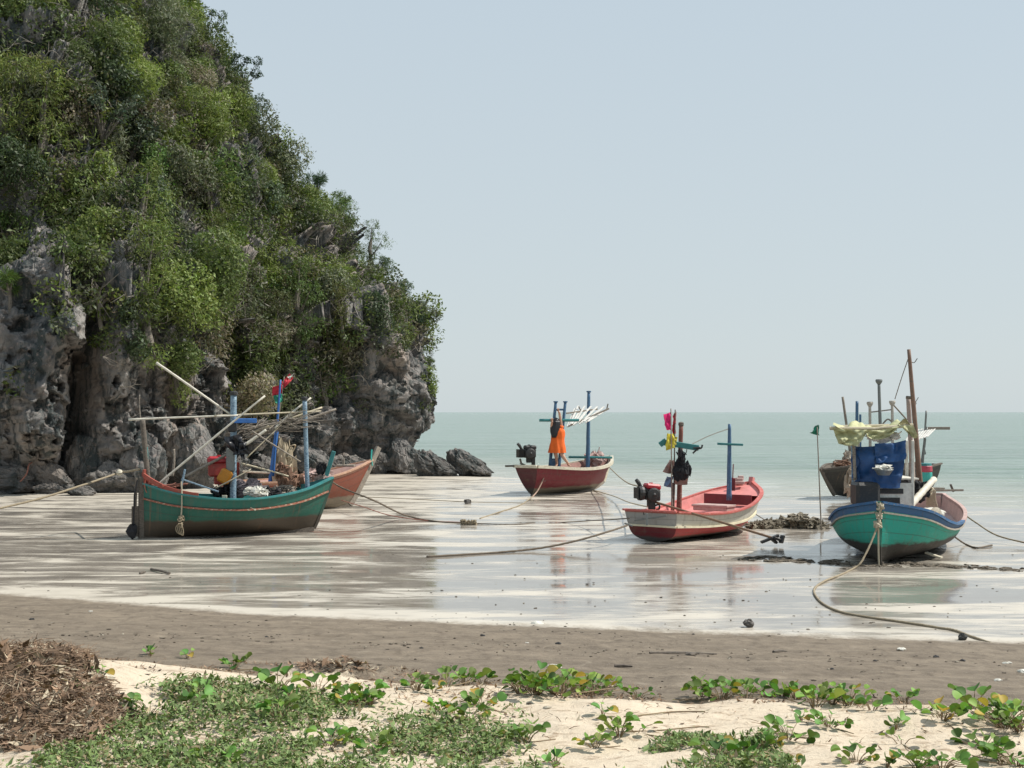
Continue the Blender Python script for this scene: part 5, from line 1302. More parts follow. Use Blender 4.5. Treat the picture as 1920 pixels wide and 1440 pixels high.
# longtail engine on the transom
ec = P(1215, 925, atD(0, .3).y - .1)
ec = ec + Vector((.06, 0, -.02)); longtail(D, ec, (-.95, -.3, .1), .74, REDENGINE, BLACKIRON)
m = MB(); m.lathe(ec + Vector((-.22, -.12, .03)), [(0, -.05), (.14, -.05), (.15, 0), (.14, .05), (0, .06)], 14, (-1, -.3, 0)); m.build('flywheel', BLACKIRON, D)
m = MB(); m.box(P(1222, 950, ec.y), (.14, .14, .30)); m.box(P(1225, 962, ec.y), (.42, .2, .06)); m.tube(spline([P(1228, 948, ec.y), P(1236, 946, ec.y), P(1236, 954, ec.y), P(1230, 956, ec.y)], 8), .02, 6); m.build('engine_mount', BLACKIRON, D)
m = MB(); a = P(1224, 940, ec.y); m.tube([a, P(1447, 1008, 25.9)], .024, 8); m.build('propeller_shaft', paint('rusty_pipe', (.20, .12, .07), .7), D)
bb = P(1447, 1008, 25.9)
m = MB()
for (x, y, x2, y2) in ((1427, 1017, 1460, 1004), (1444, 1008, 1456, 1018), (1450, 1008, 1466, 1014), (1464, 1018, 1468, 1004)): m.bar(P(x, y, bb.y), P(x2, y2, bb.y + .05), .09, .05)
m.build('propeller', BLACKIRON, D)
m = MB(); m.bar(P(1190, 976, atD(0, .6).y - .3), P(1250, 967, atD(0, -.2).y - .35), .03, .03); m.bar(P(1213, 963, gd.y - .02), P(1213, 985, gd.y - .05), .04, .03); m.bar(P(1171, 981, gd.y + .1), P(1186, 986, gd.y + .05), .05, .03); m.build('stern_bracket', GREYIRON, D)
rope('mast_line', [P(1297, 833, ya), P(1330, 817, (ya + ym) / 2), P(1366, 804, ym)], .008, ROPEDARK, D)

# ------------------------------------------------------------------ E: green boat on the right, bow to the camera
ge = G(1650, 1060)
E, LE = outward_root('fishing_boat', (ge.x + 2.45, ge.y + 5.9, 0), (ge.x, ge.y, 0), label='teal green fishing boat with blue rail, bow facing the shore, at right', cat='boat')
hE = Hull(LE, [(0, .50), (.2, .95), (.45, 1.14), (.66, 1.12), (.80, 1.02), (.9, .74), (1, .05)], [(0, .82), (.2, .68), (.45, .58), (.66, .56), (.80, .66), (.92, .92), (1, 1.05)], [(0, .0), (.3, 0), (.7, .0), (.9, .0), (1, .02)], rake=.05, rake_s=.2, e=(4.6, 2.7), flare=.24, drop=.26)
hE.skin(E, hull_mat('teal_hull_paint', [(0, (.012, .30, .22)), (.5, (.012, .33, .25)), (.86, (.014, .35, .27)), (.90, (.03, .11, .24))], .34, (.030, .026, .020)))
hE.transom(E, TEALPAINT); hE.inside(E, PINKPALE, PINKPALE)
hE.mould(E, 'gunwale', paint('blue_rail', (.03, .12, .27), .55, (.22, .2, .2), .35), 1.0, .065, .045, .0, dz=.02, u0=.56)
hE.mould(E, 'gunwale', PINKPALE, 1.0, .07, .045, .0, dz=.02, u0=0, u1=.56, across=True)
hE.mould(E, 'rub_rail', paint('grey_strake', (.40, .36, .30), .7, (.25, .2, .15), .4), .88, .04, .03, .015)
hE.stem(E, MATS['teal_hull_paint'], .06, .03, .03); hE.keel(E, DARKWOOD, .09)
def atE(u, v, z=0.): return Wp(E, (u * LE, v, z))
m = MB(); m.grid(lambda u, t: (hE.sec(.86 + u * .13, 1, 1, .05).x, (t * 2 - 1) * hE.sec(.86 + u * .13, 1, 1, .05).y, hE.sh(.86 + u * .13) - .02), 8, 6); m.build('foredeck', paint('blue_deck', (.03, .12, .26), .6, (.2, .2, .2), .3), E, world=False)
# wheelhouse: frame, white front panel, open side, blue tarpaulin
yc_ = atE(.78, .15).y
m = MB(); m.box(P(1659, 930, yc_), (.98, .05, .46)); m.bar(P(1609, 955, yc_ + .1), P(1609, 830, yc_ + .1), .05, .05); m.bar(P(1711, 952, yc_), P(1711, 826, yc_), .05, .05)
m.bar(P(1609, 830, yc_ + 1.3), P(1609, 940, yc_ + 1.3), .05, .05); m.bar(P(1700, 826, yc_ + 1.4), P(1700, 930, yc_ + 1.4), .05, .05); m.box(P(1656, 895, yc_ + .7) , (.95, 1.2, .03)); m.build('wheelhouse', WHITEPAINT, E)
m = MB(); m.box(P(1663, 941, yc_ - .035), (.46, .03, .15)); m.box(P(1661, 921, yc_ - .035), (.62, .03, .09)); m.build('wheelhouse_opening_shade', BLACKIRON, E)  # solid black boards stand in for the shade inside two openings
m = MB(); m.box(P(1622, 926, yc_ - .2), (.42, .5, .42)); m.build('locker', BLACKIRON, E)
m = MB()
m.cloth(P(1607, 838, yc_ - .07), P(1700, 826, yc_ - .07), P(1688, 915, yc_ - .12), P(1606, 908, yc_ - .08), 26, 22, .03, .10, 3, 3.2)
m.cloth(P(1640, 832, yc_ - .13), P(1699, 825, yc_ - .14), P(1697, 862, yc_ - .2), P(1644, 868, yc_ - .2), 18, 12, .02, .09, 9, 3)
m.cloth(P(1601, 842, yc_ + .2), P(1612, 838, yc_ - .1), P(1612, 908, yc_ - .12), P(1601, 895, yc_ + .2), 8, 16, .02, .08, 5, 3)
m.build('tarpaulin', BLUETARP, E, smooth=True)
bs = empty('basin', P(1657, 886, yc_ - .3), label='grey basin with a white cloth hung on the blue tarpaulin', cat='basin')
m = MB(); c_ = P(1657, 891, yc_ - .33); m.lathe(c_, [(.0, 0), (.10, 0), (.16, .09), (.172, .095), (.165, .105), (.15, .095), (.1, .02), (0, .02)], 20); m.build('bowl', GREYIRON, bs)
m = MB(); m.blob(P(1656, 877, yc_ - .33), (.15, .10, .05), 3, .5, 3, 3); m.build('cloth', WHITECLOTH, bs)
# poles for the awning and the yellow tarpaulin laid over them
ya0, ya1 = yc_ - .35, yc_ + 1.4
m = MB(); m.tube([P(1556, 803, ya0 + .3), P(1640, 804, ya0 + .3), P(1712, 797, ya0 + .3)], .032, 8); m.build('awning_pole', BAMBOO, E)
m = MB(); m.tube([P(1575, 800, ya1), P(1705, 797, ya1)], .03, 8); m.build('awning_pole', BAMBOO, E)
m = MB()
m.cloth(P(1562, 800, ya0 + .25), P(1712, 798, ya0 + .25), P(1690, 797, ya1), P(1580, 799, ya1), 34, 16, .07, .16, 12, 3.5)
m.cloth(P(1560, 800, ya0 + .2), P(1632, 806, ya0 + .15), P(1607, 834, ya0 + .1), P(1571, 830, ya0 + .25), 22, 14, .03, .15, 15, 4)
m.cloth(P(1620, 806, ya0 + .12), P(1690, 796, ya0 + .1), P(1668, 818, ya0 + .15), P(1628, 822, ya0 + .1), 18, 10, .04, .12, 25, 4)
m.cloth(P(1684, 795, ya0 + .12), P(1712, 798, ya0 + .15), P(1722, 822, ya0 + .2), P(1708, 818, ya0 + .2), 10, 10, .02, .08, 19, 4)
m.build('awning_tarp', YELLOWTARP, E, smooth=True)
pile(P(1655, 822, yc_ + .2), (.35, .25, .16), 61, WHITEPL, 'gear_heap', label='white and grey odds and ends on the wheelhouse roof', cat='gear', n=10)
pole('awning_post', PALEBLUE, P(1600, 935, yc_ + 1.2), P(1598, 800, ya1), .03, .03, E); 
pole('awning_post', GREYWOOD, P(1603, 900, yc_ - .1), P(1600, 806, ya0 + .3), .03, .03, E)
# mainmast
ym = atE(.52, .0).y; bmn = P(1724, 935, ym); bmn.z = .45
pole('mast', paint('brown_mast', (.22, .13, .09), .7, (.12, .09, .07), .4), P(1727, 930, ym), P(1704, 655, ym), .058, .034, E, 12)
pole('mast_brace', paint('pinkish_post', (.42, .33, .29), .7), P(1713, 930, ym + .2), P(1703, 745, ym + .2), .055, .042, E, 10)
m = MB(); m.tube(spline([P(1707, 678, ym), P(1714, 680, ym), P(1720, 672, ym)], 6), .008, 5); m.tube(spline([P(1709, 748, ym), P(1718, 756, ym), P(1712, 762, ym), P(1722, 745, ym)], 10), .007, 5); m.bar(P(1699, 745, ym), P(1708, 746, ym), .06, .06); m.build('mast_fitting', DARKWOOD, E)
rope('mast_line', [P(1703, 672, ym), P(1690, 710, ym), P(1678, 748, ym + .5)], .008, ROPEDARK, E)
# thick pale bamboo and the wrapped post leaning over the waist
pole('bamboo_pole', PALEPOLE, P(1700, 955, atE(.72, 0).y - .2), P(1751, 899, atE(.5, 0).y - .4), .065, .055, None, 10, 1, label='thick pale bamboo pole leaning over the waist of the teal boat', cat='pole')
m = MB()
for i in range(9):
    m.tube(spline([P(1735 + i * 2.4, 916 + i % 3 * 2, atE(.5, 0).y - .45), P(1738 + i * 2, 935, atE(.5, 0).y - .4), P(1737 + i * 2.6, 950, atE(.5, 0).y - .35)], 8), .010, 5)
knot(m, P(1738, 918, atE(.5, 0).y - .45), .09, 8); m.build('rope_bundle', ROPEPALE, label='pale ropes hung in a bunch on the thick bamboo', cat='rope')
pile(P(1712, 930, ym - .3), (.28, .25, .30), 51, BLACKNET, 'net_heap', label='dark net heap at the foot of the tall mast', cat='net')
pile(P(1697, 925, ym - .2), (.16, .16, .14), 52, paint('orange_net', (.5, .12, .04), .8), 'net_heap', label='small orange net heap beside the wheelhouse', cat='net')
m = MB(); m.bar(P(1735, 920, atE(.35, 0).y), P(1805, 919, atE(.2, 0).y), .05, .04); m.bar(P(1730, 915, atE(.4, 0).y), P(1770, 916, atE(.25, 0).y), .04, .04); m.bar(P(1782, 908, atE(.2, -.3).y), P(1788, 922, atE(.2, -.3).y), .04, .04); m.build('stern_beam', DARKWOOD, E)
sk_ = empty('sack', P(1745, 962, atE(.55, -.5).y - .2), label='cream sack lying on the deck of the teal boat', cat='sack')
m = MB(); cs = P(1742, 964, atE(.5, -.45).y - .3); m.blob(cs, (.30, .22, .13), 4, .16, 2.4, 4); m.build('cloth', WHITECLOTH, sk_, smooth=True)
m = MB(); m.lathe(P(1754, 962, cs.y - .16), [(.0, 0), (.09, 0), (.11, .02), (.11, .04), (0, .05)], 14, (.2, -1, .3)); m.build('tin_lid', CREAM, sk_)
bk = empty('barrel', P(1735, 905, atE(.3, 0).y), label='teal and red plastic barrel in the stern of the teal boat', cat='barrel')
yb_ = atE(.15, 0).y; bc = P(1735, 905, yb_)
m = MB(); m.lathe(bc, [(0, 0), (.13, 0), (.14, .05), (.14, .20), (.135, .22)], 16); m.build('body', TEALPL, bk)
m = MB(); m.lathe(bc + Vector((0, 0, .22)), [(.135, 0), (.145, .02), (.14, .12), (.13, .13)], 16); m.build('band', paint('faded_red_band', (.45, .06, .09), .5), bk)
m = MB(); m.lathe(bc + Vector((0, 0, .35)), [(.13, 0), (.125, .05), (0, .06)], 16); m.build('lid', TEALPAINT, bk)
m = MB(); m.bar(P(1736, 1036, ge.y + 1.0), P(1766, 1046, ge.y + .8), .10, .03); m.build('bilge_board', CREAM, E)
# bow rope with hitches at the stem
m = MB(); k0 = P(1651, 948, ge.y - .12); knot(m, k0, .06, 11); knot(m, P(1649, 966, ge.y - .12), .05, 12); knot(m, P(1646, 984, ge.y - .13), .07, 13)
m.tube(spline([P(1655, 944, ge.y - .05), P(1650, 960, ge.y - .12), P(1647, 985, ge.y - .13)], 12), .02, 6); m.tube(spline([P(1647, 985, ge.y - .13), P(1647, 1030, ge.y - .1), P(1648, 1062, ge.y - .1)], 12), .014, 6); m.build('bow_lashing', ROPEPALE, E)
rope('mooring_rope', [P(1646, 985, ge.y - .14), P(1632, 1020, ge.y - .3), P(1614, 1055, ge.y - .5), G(1600, 1066, .02)] + [G(x, y, .012) for x, y in ((1575, 1078), (1545, 1090), (1527, 1104), (1530, 1118), (1545, 1133), (1575, 1147), (1620, 1156), (1690, 1166), (1760, 1177), (1790, 1182), (1820, 1193), (1858, 1206))], .017, ROPE, None, 200, label='long mooring rope curving in an S from the teal boat bow up the beach', cat='rope')

# ------------------------------------------------------------------ F: dark boat behind the teal one
gf = G(1572, 933)
Fb, LF = outward_root('fishing_boat', (gf.x + 3.4, gf.y + 2.2, 0), (gf.x - .1, gf.y, 0), label='dark grey fishing boat mostly hidden behind the teal boat', cat='boat')
hF = Hull(LF, [(0, .45), (.2, .75), (.5, .9), (.75, .78), (.9, .5), (1, .05)], [(0, .95), (.3, .85), (.6, .86), (.85, .98), (1, .86)], [(0, .02), (.5, 0), (.85, .0), (1, .08)], rake=.55, e=(2.3, 1.15), flare=.35, drop=.26)
hF.skin(Fb, hull_mat('dark_hull_paint', [(0, (.018, .016, .015)), (.5, (.022, .02, .018)), (.9, (.04, .04, .036))], .20, (.03, .03, .028)))
hF.transom(Fb, DARKWOOD); hF.inside(Fb, DARKWOOD); hF.mould(Fb, 'gunwale', DARKWOOD, 1.0, .09, .05, 0, dz=.01); hF.stem(Fb, DARKWOOD, .08, .06)
yf = gf.y + 1.3
for (x0, y0, x1, y1, r, mt, cap) in [(1597, 870, 1580, 744, .045, GREYWOOD, 0), (1606, 880, 1607, 752, .055, BLUEPAINT, 0), (1613, 880, 1613, 777, .04, BLUEPAINT, 0), (1632, 890, 1631, 757, .05, paint('whitewashed_post', (.5, .45, .38), .7), 1), (1653, 890, 1648, 715, .055, GREYIRON, 1), (1674, 890, 1673, 755, .05, MATS['whitewashed_post'], 1), (1729, 890, 1737, 770, .035, GREYIRON, 0)]:
    o = pole('mast', mt, P(x0, y0, yf), P(x1, y1, yf), r, r * .85, Fb, 9)
    if cap:
        m = MB(); m.lathe(P(x1, y1, yf), [(r, -.09), (r * 1.8, -.02), (r * 2.0, .02), (r * 1.8, .06), (0, .07)], 12); m.build('mast_cap', mt, o)
m = MB(); m.tube([P(1631, 773, yf), P(1672, 768, yf)], .02, 6); m.tube([P(1676, 760, yf), P(1712, 800, yf)], .025, 6); m.bar(P(1740, 803, yf), P(1781, 803, yf), .06, .09); m.tube(spline([P(1655, 795, yf), P(1665, 786, yf), P(1676, 795, yf)], 8), .025, 6); m.build('crossbar', GREYWOOD, Fb)
m = MB()
for i in range(9):
    t = i / 8; m.bar(P(1694 + 44 * t, 833 - 14 * t, yf - .6), P(1712 + 44 * t, 806 - 5 * t, yf + .1), .05, .02)
m.build('awning_slats', MATS['white_batten'], Fb)
m = MB(); m.tube([P(1737, 800, yf), P(1726, 880, yf)], .03, 6); m.bar(P(1735, 822, yf), P(1733, 840, yf), .06, .03); m.bar(P(1732, 838, yf), P(1735, 852, yf), .05, .03); m.build('awning_strut', GREYIRON, Fb)
pile(P(1580, 878, yf - .3), (.35, .3, .28), 71, BROWNNET, 'net_heap', label='brown net heap on the bow of the dark boat', cat='net')
pile(P(1590, 865, yf - .2), (.16, .16, .34), 72, cloth_mat('pale_sack', (.45, .38, .30)), 'net_heap', label='pale pinkish sack stuck upright on the dark boat', cat='sack')
pile(P(1602, 915, ge.y + 3.2), (.16, .2, .45), 73, cloth_mat('pale_rag', (.5, .4, .3)), 'rag_bundle', label='pale rags hanging at the left rear of the wheelhouse', cat='cloth')

# ------------------------------------------------------------------ marker flag in the water
r0 = G(1540, 994); flagpole(1540, 994, 1532, 800, r0.y, .016, GREYWOOD, 'dark green flag on a thin leaning pole left of the teal boat', [(GREENCLOTH, [(1532, 795, 0), (1535, 797, .03), (1535, 816, .05), (1519, 812, .0)])])
MBx = MB()

# ------------------------------------------------------------------ ropes over the flat
def RP(name, pts, r, mt, lab, n=80): rope(name, pts, r, mt, None, n, label=lab, cat='rope', group='mooring lines over the wet sand')
RP('mooring_rope', [P(262, 880, YA0 + .1), P(240, 884, 28.5), P(222, 887, 29), P(160, 908, 28), P(70, 936, 27), P(-40, 962, 26)], .022, ROPE, 'rope running left from the stern of the dark green boat')
m = MB(); m.lathe(P(224, 886, 28.95), [(0, -.07), (.05, -.05), (.075, 0), (.05, .05), (0, .07)], 12); m.build('float', CREAM, label='pale round float threaded on the rope at left', cat='float')
RP('mooring_rope', [P(612, 895, atA(1, 0).y + .3), P(640, 914, 29.8), P(700, 938, 28.8), G(760, 966, .1), G(820, 978, .015), G(886, 981, .015)], .020, ROPEDARK, 'dark rope from the dark green bow to the knot on the sand')
RP('mooring_rope', [P(640, 938, 35), P(680, 950, 33), G(730, 966, .08), G(800, 976, .015), G(880, 980, .015)], .012, ROPERED, 'thin reddish rope from the orange boat bow')
m = MB()
for i in range(4): knot(m, G(868 + i * 7, 980, .04), .07, 40 + i)
m.build('rope_knot', ROPE, label='pale tangled knot where the ropes meet on the sand', cat='rope')
RP('mooring_rope', [G(998, 932, .05), G(975, 947, .012), G(930, 962, .012), G(900, 972, .012)], .016, ROPE, 'pinkish rope from the maroon boat to the knot')
RP('mooring_rope', [G(880, 981, .012), G(960, 983, .012), G(1060, 979, .012), P(1180, 972, gd.y + .1)], .012, ROPEDARK, 'thin rope lying straight from the knot to the red and white boat')
RP('mooring_rope', [P(1176, 985, gd.y + .05), P(1140, 997, 25.6), P(1080, 1014, 25.2), G(1010, 1028, .05), G(930, 1036, .012), G(800, 1044, .012)], .020, ROPEDARK, 'knotted dark rope from the stern corner of the red and white boat')
RP('mooring_rope', [P(1139, 873, atC(1, 0).y), P(1160, 893, 38), P(1178, 906, 33), P(1198, 912, 29)], .016, ROPE, 'rope from the maroon bow to the red engine')
RP('mooring_rope', [P(1112, 919, 44), G(1150, 930, .1), P(1180, 942, 34), P(1222, 952, 27)], .016, ROPEPALE, 'pale twisted rope low between the maroon and red boats')
RP('mooring_rope', [P(1406, 955, atD(.95, 0).y), P(1420, 966, 31), G(1440, 977, .02), G(1455, 974, .015)], .012, ROPEDARK, 'short thin rope at the bow of the red and white boat')
RP('mooring_rope', [P(1806, 963, atE(.2, -1).y), P(1830, 980, 27.5), P(1870, 1004, 26.5), P(1940, 1022, 25.5)], .016, ROPE, 'rope from the teal stern running off the right edge')
RP('mooring_rope', [P(1792, 1008, 25.5), G(1810, 1020, .02), G(1832, 1027, .015), G(1860, 1022, .02)], .018, ROPEDARK, 'short dark rope end lying right of the teal hull')
RP('mooring_rope', [G(640, 930, .012), G(760, 935, .012), G(880, 941, .012), G(985, 943, .012)], .010, ROPE, 'thin far rope on the sand left of the maroon boat')
RP('mooring_rope', [P(62, 866, BY[5] + .6), P(54, 872, BY[5] + .1), P(50, 888, BY[5] - .05), P(36, 905, BY[5] - .15), G(18, 922, .02)], .022, ROPERED, 'red frayed rope hanging off the wedge boulder')
boulder(G(877, 941, .06), (.13, .1, .09), 77, 'small dark stone on the sand beside the far rope', name='stone', cat='stone', group='stones lying on the wet flat')
boulder(G(1404, 1168, .05), (.07, .06, .05), 78, 'small round dark stone on the pale strip of sand', name='stone', cat='stone', group='stones lying on the wet flat')
boulder(G(1806, 1194, .04), (.055, .05, .05), 79, 'small grey stone beside the end of the long rope', name='stone', cat='stone', group='stones lying on the wet flat')
boulder(G(1008, 1169, .0), (.10, .06, .03), 80, 'flat white shell on the edge of the damp sand', mat=WHITEPAINT, name='shell', cat='shell', group='shells on the sand')
# oyster-covered mud lump between the boats
g = random.Random(12); m = MB()
for i in range(130):
    x = g.uniform(1405, 1545); hgt = math.exp(-((x - 1497) / 26) ** 2) * .22 + .05; c_ = G(x, g.uniform(985, 993)); m.blob(c_ + Vector((0, 0, g.uniform(0, hgt))), (g.uniform(.05, .14), g.uniform(.05, .12), g.uniform(.03, .09)), 2, .9, 2.5, i)
m.build('oyster_bank', paint('oyster_mud', (.12, .10, .07), .85, (.40, .35, .26), .42, 12, .8), label='low ragged heap of shells and mud between the two boats', cat='mud bank')
m = MB()
for i in range(120):
    x = g.uniform(1380, 1920); y = 1046 + (x - 1380) * .045 + g.gauss(0, 2.5)
    if 1590 < x < 1690: y = 1062 + g.gauss(0, 2)
    m.blob(G(x, y, .0), (g.uniform(.03, .16), g.uniform(.03, .10), g.uniform(.01, .03)), 2, .8, 2.5, 300 + i)
m.build('tide_wrack', paint('dark_wrack', (.08, .065, .045), .9, (.25, .2, .15), .4, 12, .8), label='thin dark line of seaweed and mud clods on the flat', cat='seaweed', kind='stuff')
m = MB(); m.tube(spline([G(283, 1067, .02), G(300, 1070, .03), G(318, 1075, .02)], 8), .02, 6); m.tube([G(262, 1075, .015), G(272, 1072, .03)], .02, 6); m.build('driftwood', DARKWOOD, label='forked dark twig on the wet sand at left', cat='twig')

# ================================================================== FOREGROUND
def place(px, py): return GP(px, py)
for (x0, y0, x1, y1, r, lb) in [(1218, 1226, 1344, 1228, .012, 'long thin dark stick on the damp slope'), (1450, 1224, 1475, 1223, .014, 'short dark stick right of the long one'), (1152, 1251, 1186, 1252, .012, 'dark twig near the creepers, left of the long stick')]:
    a, b = place(x0, y0), place(x1, y1); mid = (a + b) / 2
    m = MB(); m.tube([a + Vector((0, 0, .01)), mid + Vector((0, .02, .012)), b + Vector((0, 0, .01))], [r, r * 1.2, r * .5], 6, jit=.2)
    if x0 == 1218: m.blob(place(1296, 1229) + Vector((0, 0, .01)), (.05, .03, .022), 2, .4, 2, 4)
    m.build('driftwood', DARKWOOD, label=lb, cat='stick')
ORD = ['first', 'second', 'third', 'fourth', 'fifth', 'sixth', 'seventh', 'eighth', 'ninth', 'tenth', '11th', '12th', '13th', '14th']
SM = sorted([(905, 1193, .03, 0), (1047, 1208, .03, 0), (1755, 1233, .03, 0), (1805, 1240, .028, 0), (1640, 1240, .02, 0), (790, 1216, .02, 0), (1040, 1252, .06, 1), (1690, 1219, .05, 1), (1888, 1245, .045, 1), (1920, 1262, .06, 1), (1560, 1255, .018, 0), (60, 1162, .03, 0), (170, 1147, .03, 1), (1872, 1277, .035, 1), (1415, 1300, .02, 0), (988, 1206, .02, 1), (1300, 1190, .018, 0), (500, 1195, .02, 0)])
cnt = [0, 0]
for i, (x, y, rr, wh) in enumerate(SM):
    p = place(x, y)
    lb = ('%s white shell from the left on the damp slope' if wh else '%s small dark stone from the left on the damp slope') % ORD[cnt[wh]]; cnt[wh] += 1
    boulder(p + Vector((0, 0, rr * .2)), (rr, rr * .7, rr * (.3 if wh else .55)), 200 + i, lb, mat=WHITEPAINT if wh else BLACKIRON, name='shell' if wh else 'stone', cat='shell' if wh else 'stone', group='shells on the sand' if wh else 'stones on the damp slope')

# ------------------------------------------------------------------ beach creepers: templates, then one thing per plant
CREEP = mat_leaf('creeper_leaves', True, .6, .25)
STEM = paint('creeper_stem', (.22, .15, .08), .7, (.14, .16, .05), .4, 20, .2)
def creeper_template(n, spread, h, seed, up=1.0):
    g = random.Random(seed); root = empty('beach_creeper', (0, 0, -400)); ROOTM[root.name] = Matrix.Identity(4)
    V, F_, Cc = [], [], []; st = MB()
    st.tube(spline([(-spread * 1.5, spread * .3, .004), (0, 0, .0), (spread * 1.6, -spread * .4, .004)], 8), .003, 4)
    for i in range(n):
        a = g.uniform(0, 6.28); rr = spread * g.uniform(.15, 1) ** .7; hz_ = h * g.uniform(.4, 1.0); b0 = Vector((math.cos(a) * rr * .12, math.sin(a) * rr * .12, 0)); tp = Vector((math.cos(a) * rr, math.sin(a) * rr * .8, hz_))
        st.tube([b0 + Vector((0, 0, -.01)), b0.lerp(tp, .5) + Vector((0, 0, .01)), tp], [.0025, .002, .0018], 4)
        L_ = g.uniform(.024, .05); W_l = L_ * g.uniform(.75, .95); fold = g.uniform(.25, .9)
        d = Vector((math.cos(a), math.sin(a), g.uniform(-.15, 1.1) * up)).normalized(); sdv = d.cross(Vector((0, 0, 1))).normalized()
        rot = Matrix.Rotation(g.uniform(-.8, .8), 3, d); sdv = rot @ sdv; nn = sdv.cross(d)
        out = [(0, .0), (.12, .42), (.35, .68), (.62, .72), (.88, .55), (1.0, .28), (.93, .0)]
        k = len(V)
        col = np.array([.12, .235, .05]) * g.uniform(.5, 1.4) * np.array([g.uniform(.8, 1.5), 1, g.uniform(.7, 1.2)])
        if g.random() < .06: col = np.array([.35, .25, .05])
        for (u, w2) in out: V.append(tp + d * (u * L_ * 1.15) + nn * (-.10 * L_ * u * u)); Cc.append(col * 1.15)
        for s_ in (1, -1):
            for (u, w2) in out: V.append(tp + d * (u * L_ * 1.15) + sdv * (s_ * w2 * W_l) + nn * (w2 * W_l * fold - .12 * L_ * u * u)); Cc.append(col)
        m_ = len(out)
        for s_ in range(2):
            for j in range(m_ - 1):
                f = (k + j, k + j + 1, k + m_ * (1 + s_) + j + 1, k + m_ * (1 + s_) + j); F_.append(f if s_ == 0 else f[::-1])
    st.build('stem', STEM, root)
    np_mesh('leaves', np.array([tuple(v) for v in V]), np.array(F_), CREEP, root, cols=np.array(Cc), smooth=True)
    return root
CT = {'s': [creeper_template(6, .05, .045, 1), creeper_template(8, .06, .05, 2), creeper_template(5, .05, .06, 12)], 'm': [creeper_template(16, .11, .065, 3), creeper_template(19, .13, .06, 4), creeper_template(14, .10, .08, 5), creeper_template(22, .14, .055, 13), creeper_template(12, .12, .07, 14)],
      'l': [creeper_template(38, .19, .09, 6), creeper_template(44, .21, .10, 7)], 't': [creeper_template(20, .10, .10, 8, 1.2)], 'w': [creeper_template(4, .15, .05, 9, .4)]}
CP = [(283, 1230, 's'), (352, 1234, 's'), (437, 1256, 'm'), (190, 1273, 's'), (520, 1292, 'm'), (595, 1302, 'm'), (655, 1316, 'm'), (692, 1322, 't'), (668, 1322, 'm'), (780, 1295, 'm'), (812, 1300, 's'), (838, 1288, 'm'), (872, 1286, 'm'), (905, 1283, 's'), (822, 1332, 'm'), (852, 1338, 's'), (905, 1326, 'm'), (880, 1352, 'm'),
      (975, 1300, 'm'), (1003, 1300, 'l'), (1052, 1302, 'l'), (1080, 1300, 'm'), (1112, 1304, 'l'), (1142, 1300, 'm'), (1195, 1309, 'm'), (1318, 1306, 'm'), (1352, 1312, 'l'), (1400, 1309, 'm'), (1440, 1308, 'm'), (1467, 1306, 'm'), (1490, 1311, 'm'), (1527, 1326, 'm'), (1560, 1320, 'm'), (1592, 1322, 'l'), (1636, 1332, 's'), (1695, 1317, 'm'), (1766, 1349, 'm'), (1826, 1330, 'm'), (1885, 1362, 'l'), (1910, 1372, 'l'),
      (1130, 1341, 's'), (1160, 1383, 't'), (1115, 1402, 'm'), (1195, 1374, 'w'), (1478, 1387, 'm'), (1555, 1363, 'm'), (1503, 1352, 's'), (1690, 1394, 'w'), (1680, 1369, 's'), (1605, 1432, 'm'), (1662, 1440, 's'), (1722, 1440, 'm'), (1765, 1443, 'm'), (1845, 1413, 'm'), (1882, 1430, 'm'), (1906, 1436, 'm'), (985, 1392, 'm'), (962, 1380, 's'), (1345, 1432, 'm'), (1422, 1412, 'm'), (1482, 1437, 's'), (1042, 1440, 's'), (400, 1428, 'm'), (386, 1312, 'm'), (521, 1352, 't'), (368, 1322, 's'), (620, 1402, 'm'), (702, 1416, 'm'), (281, 1337, 'm'), (550, 1317, 's')]
zone = {'edge': [], 'sand': [], 'green': []}
for c_ in CP:
    x, y, k_ = c_
    z_ = 'edge' if y < np.interp(x, [0, 500, 960, 1920], [1290, 1325, 1312, 1376]) else ('green' if x < 960 else 'sand')
    zone[z_].append(c_)
txt = {'edge': 'in the row along the top of the damp slope', 'sand': 'rooted in the bare pale sand', 'green': 'growing up through the grey-green ground cover'}
kd_ = {'s': 'small few-leaved creeper', 'm': 'round-leaved creeper', 'l': 'large bushy creeper', 't': 'tall upright creeper', 'w': 'low spreading creeper'}
def nth(i): return '%d%s' % (i, 'th' if 10 <= i % 100 <= 20 else {1: 'st', 2: 'nd', 3: 'rd'}.get(i % 10, 'th'))
usedc = set()
for z_, L_ in zone.items():
    for i, (x, y, k_) in enumerate(sorted(L_)):
        src = CT[k_][(x * 7 + y) % len(CT[k_])]
        o = src if src.name not in usedc else copy_tree(src); usedc.add(src.name)
        o.location = place(x, y) + Vector((0, 0, -.004)); o.rotation_euler = (0, 0, random.uniform(0, 6.28)); q_ = random.uniform(.85, 1.15) * (1.0 if z_ != 'edge' else 1.12); o.scale = (q_, q_, q_)
        br_ = random.uniform(.8, 1.2)
        for ch in [o] + list(o.children): ch.color = (br_ * random.uniform(.9, 1.1), br_, br_, 1)
        setp(o, '%s %s, %s from left' % (kd_[k_], txt[z_], nth(i + 1)), 'creeper', 'beach creepers on the upper sand')

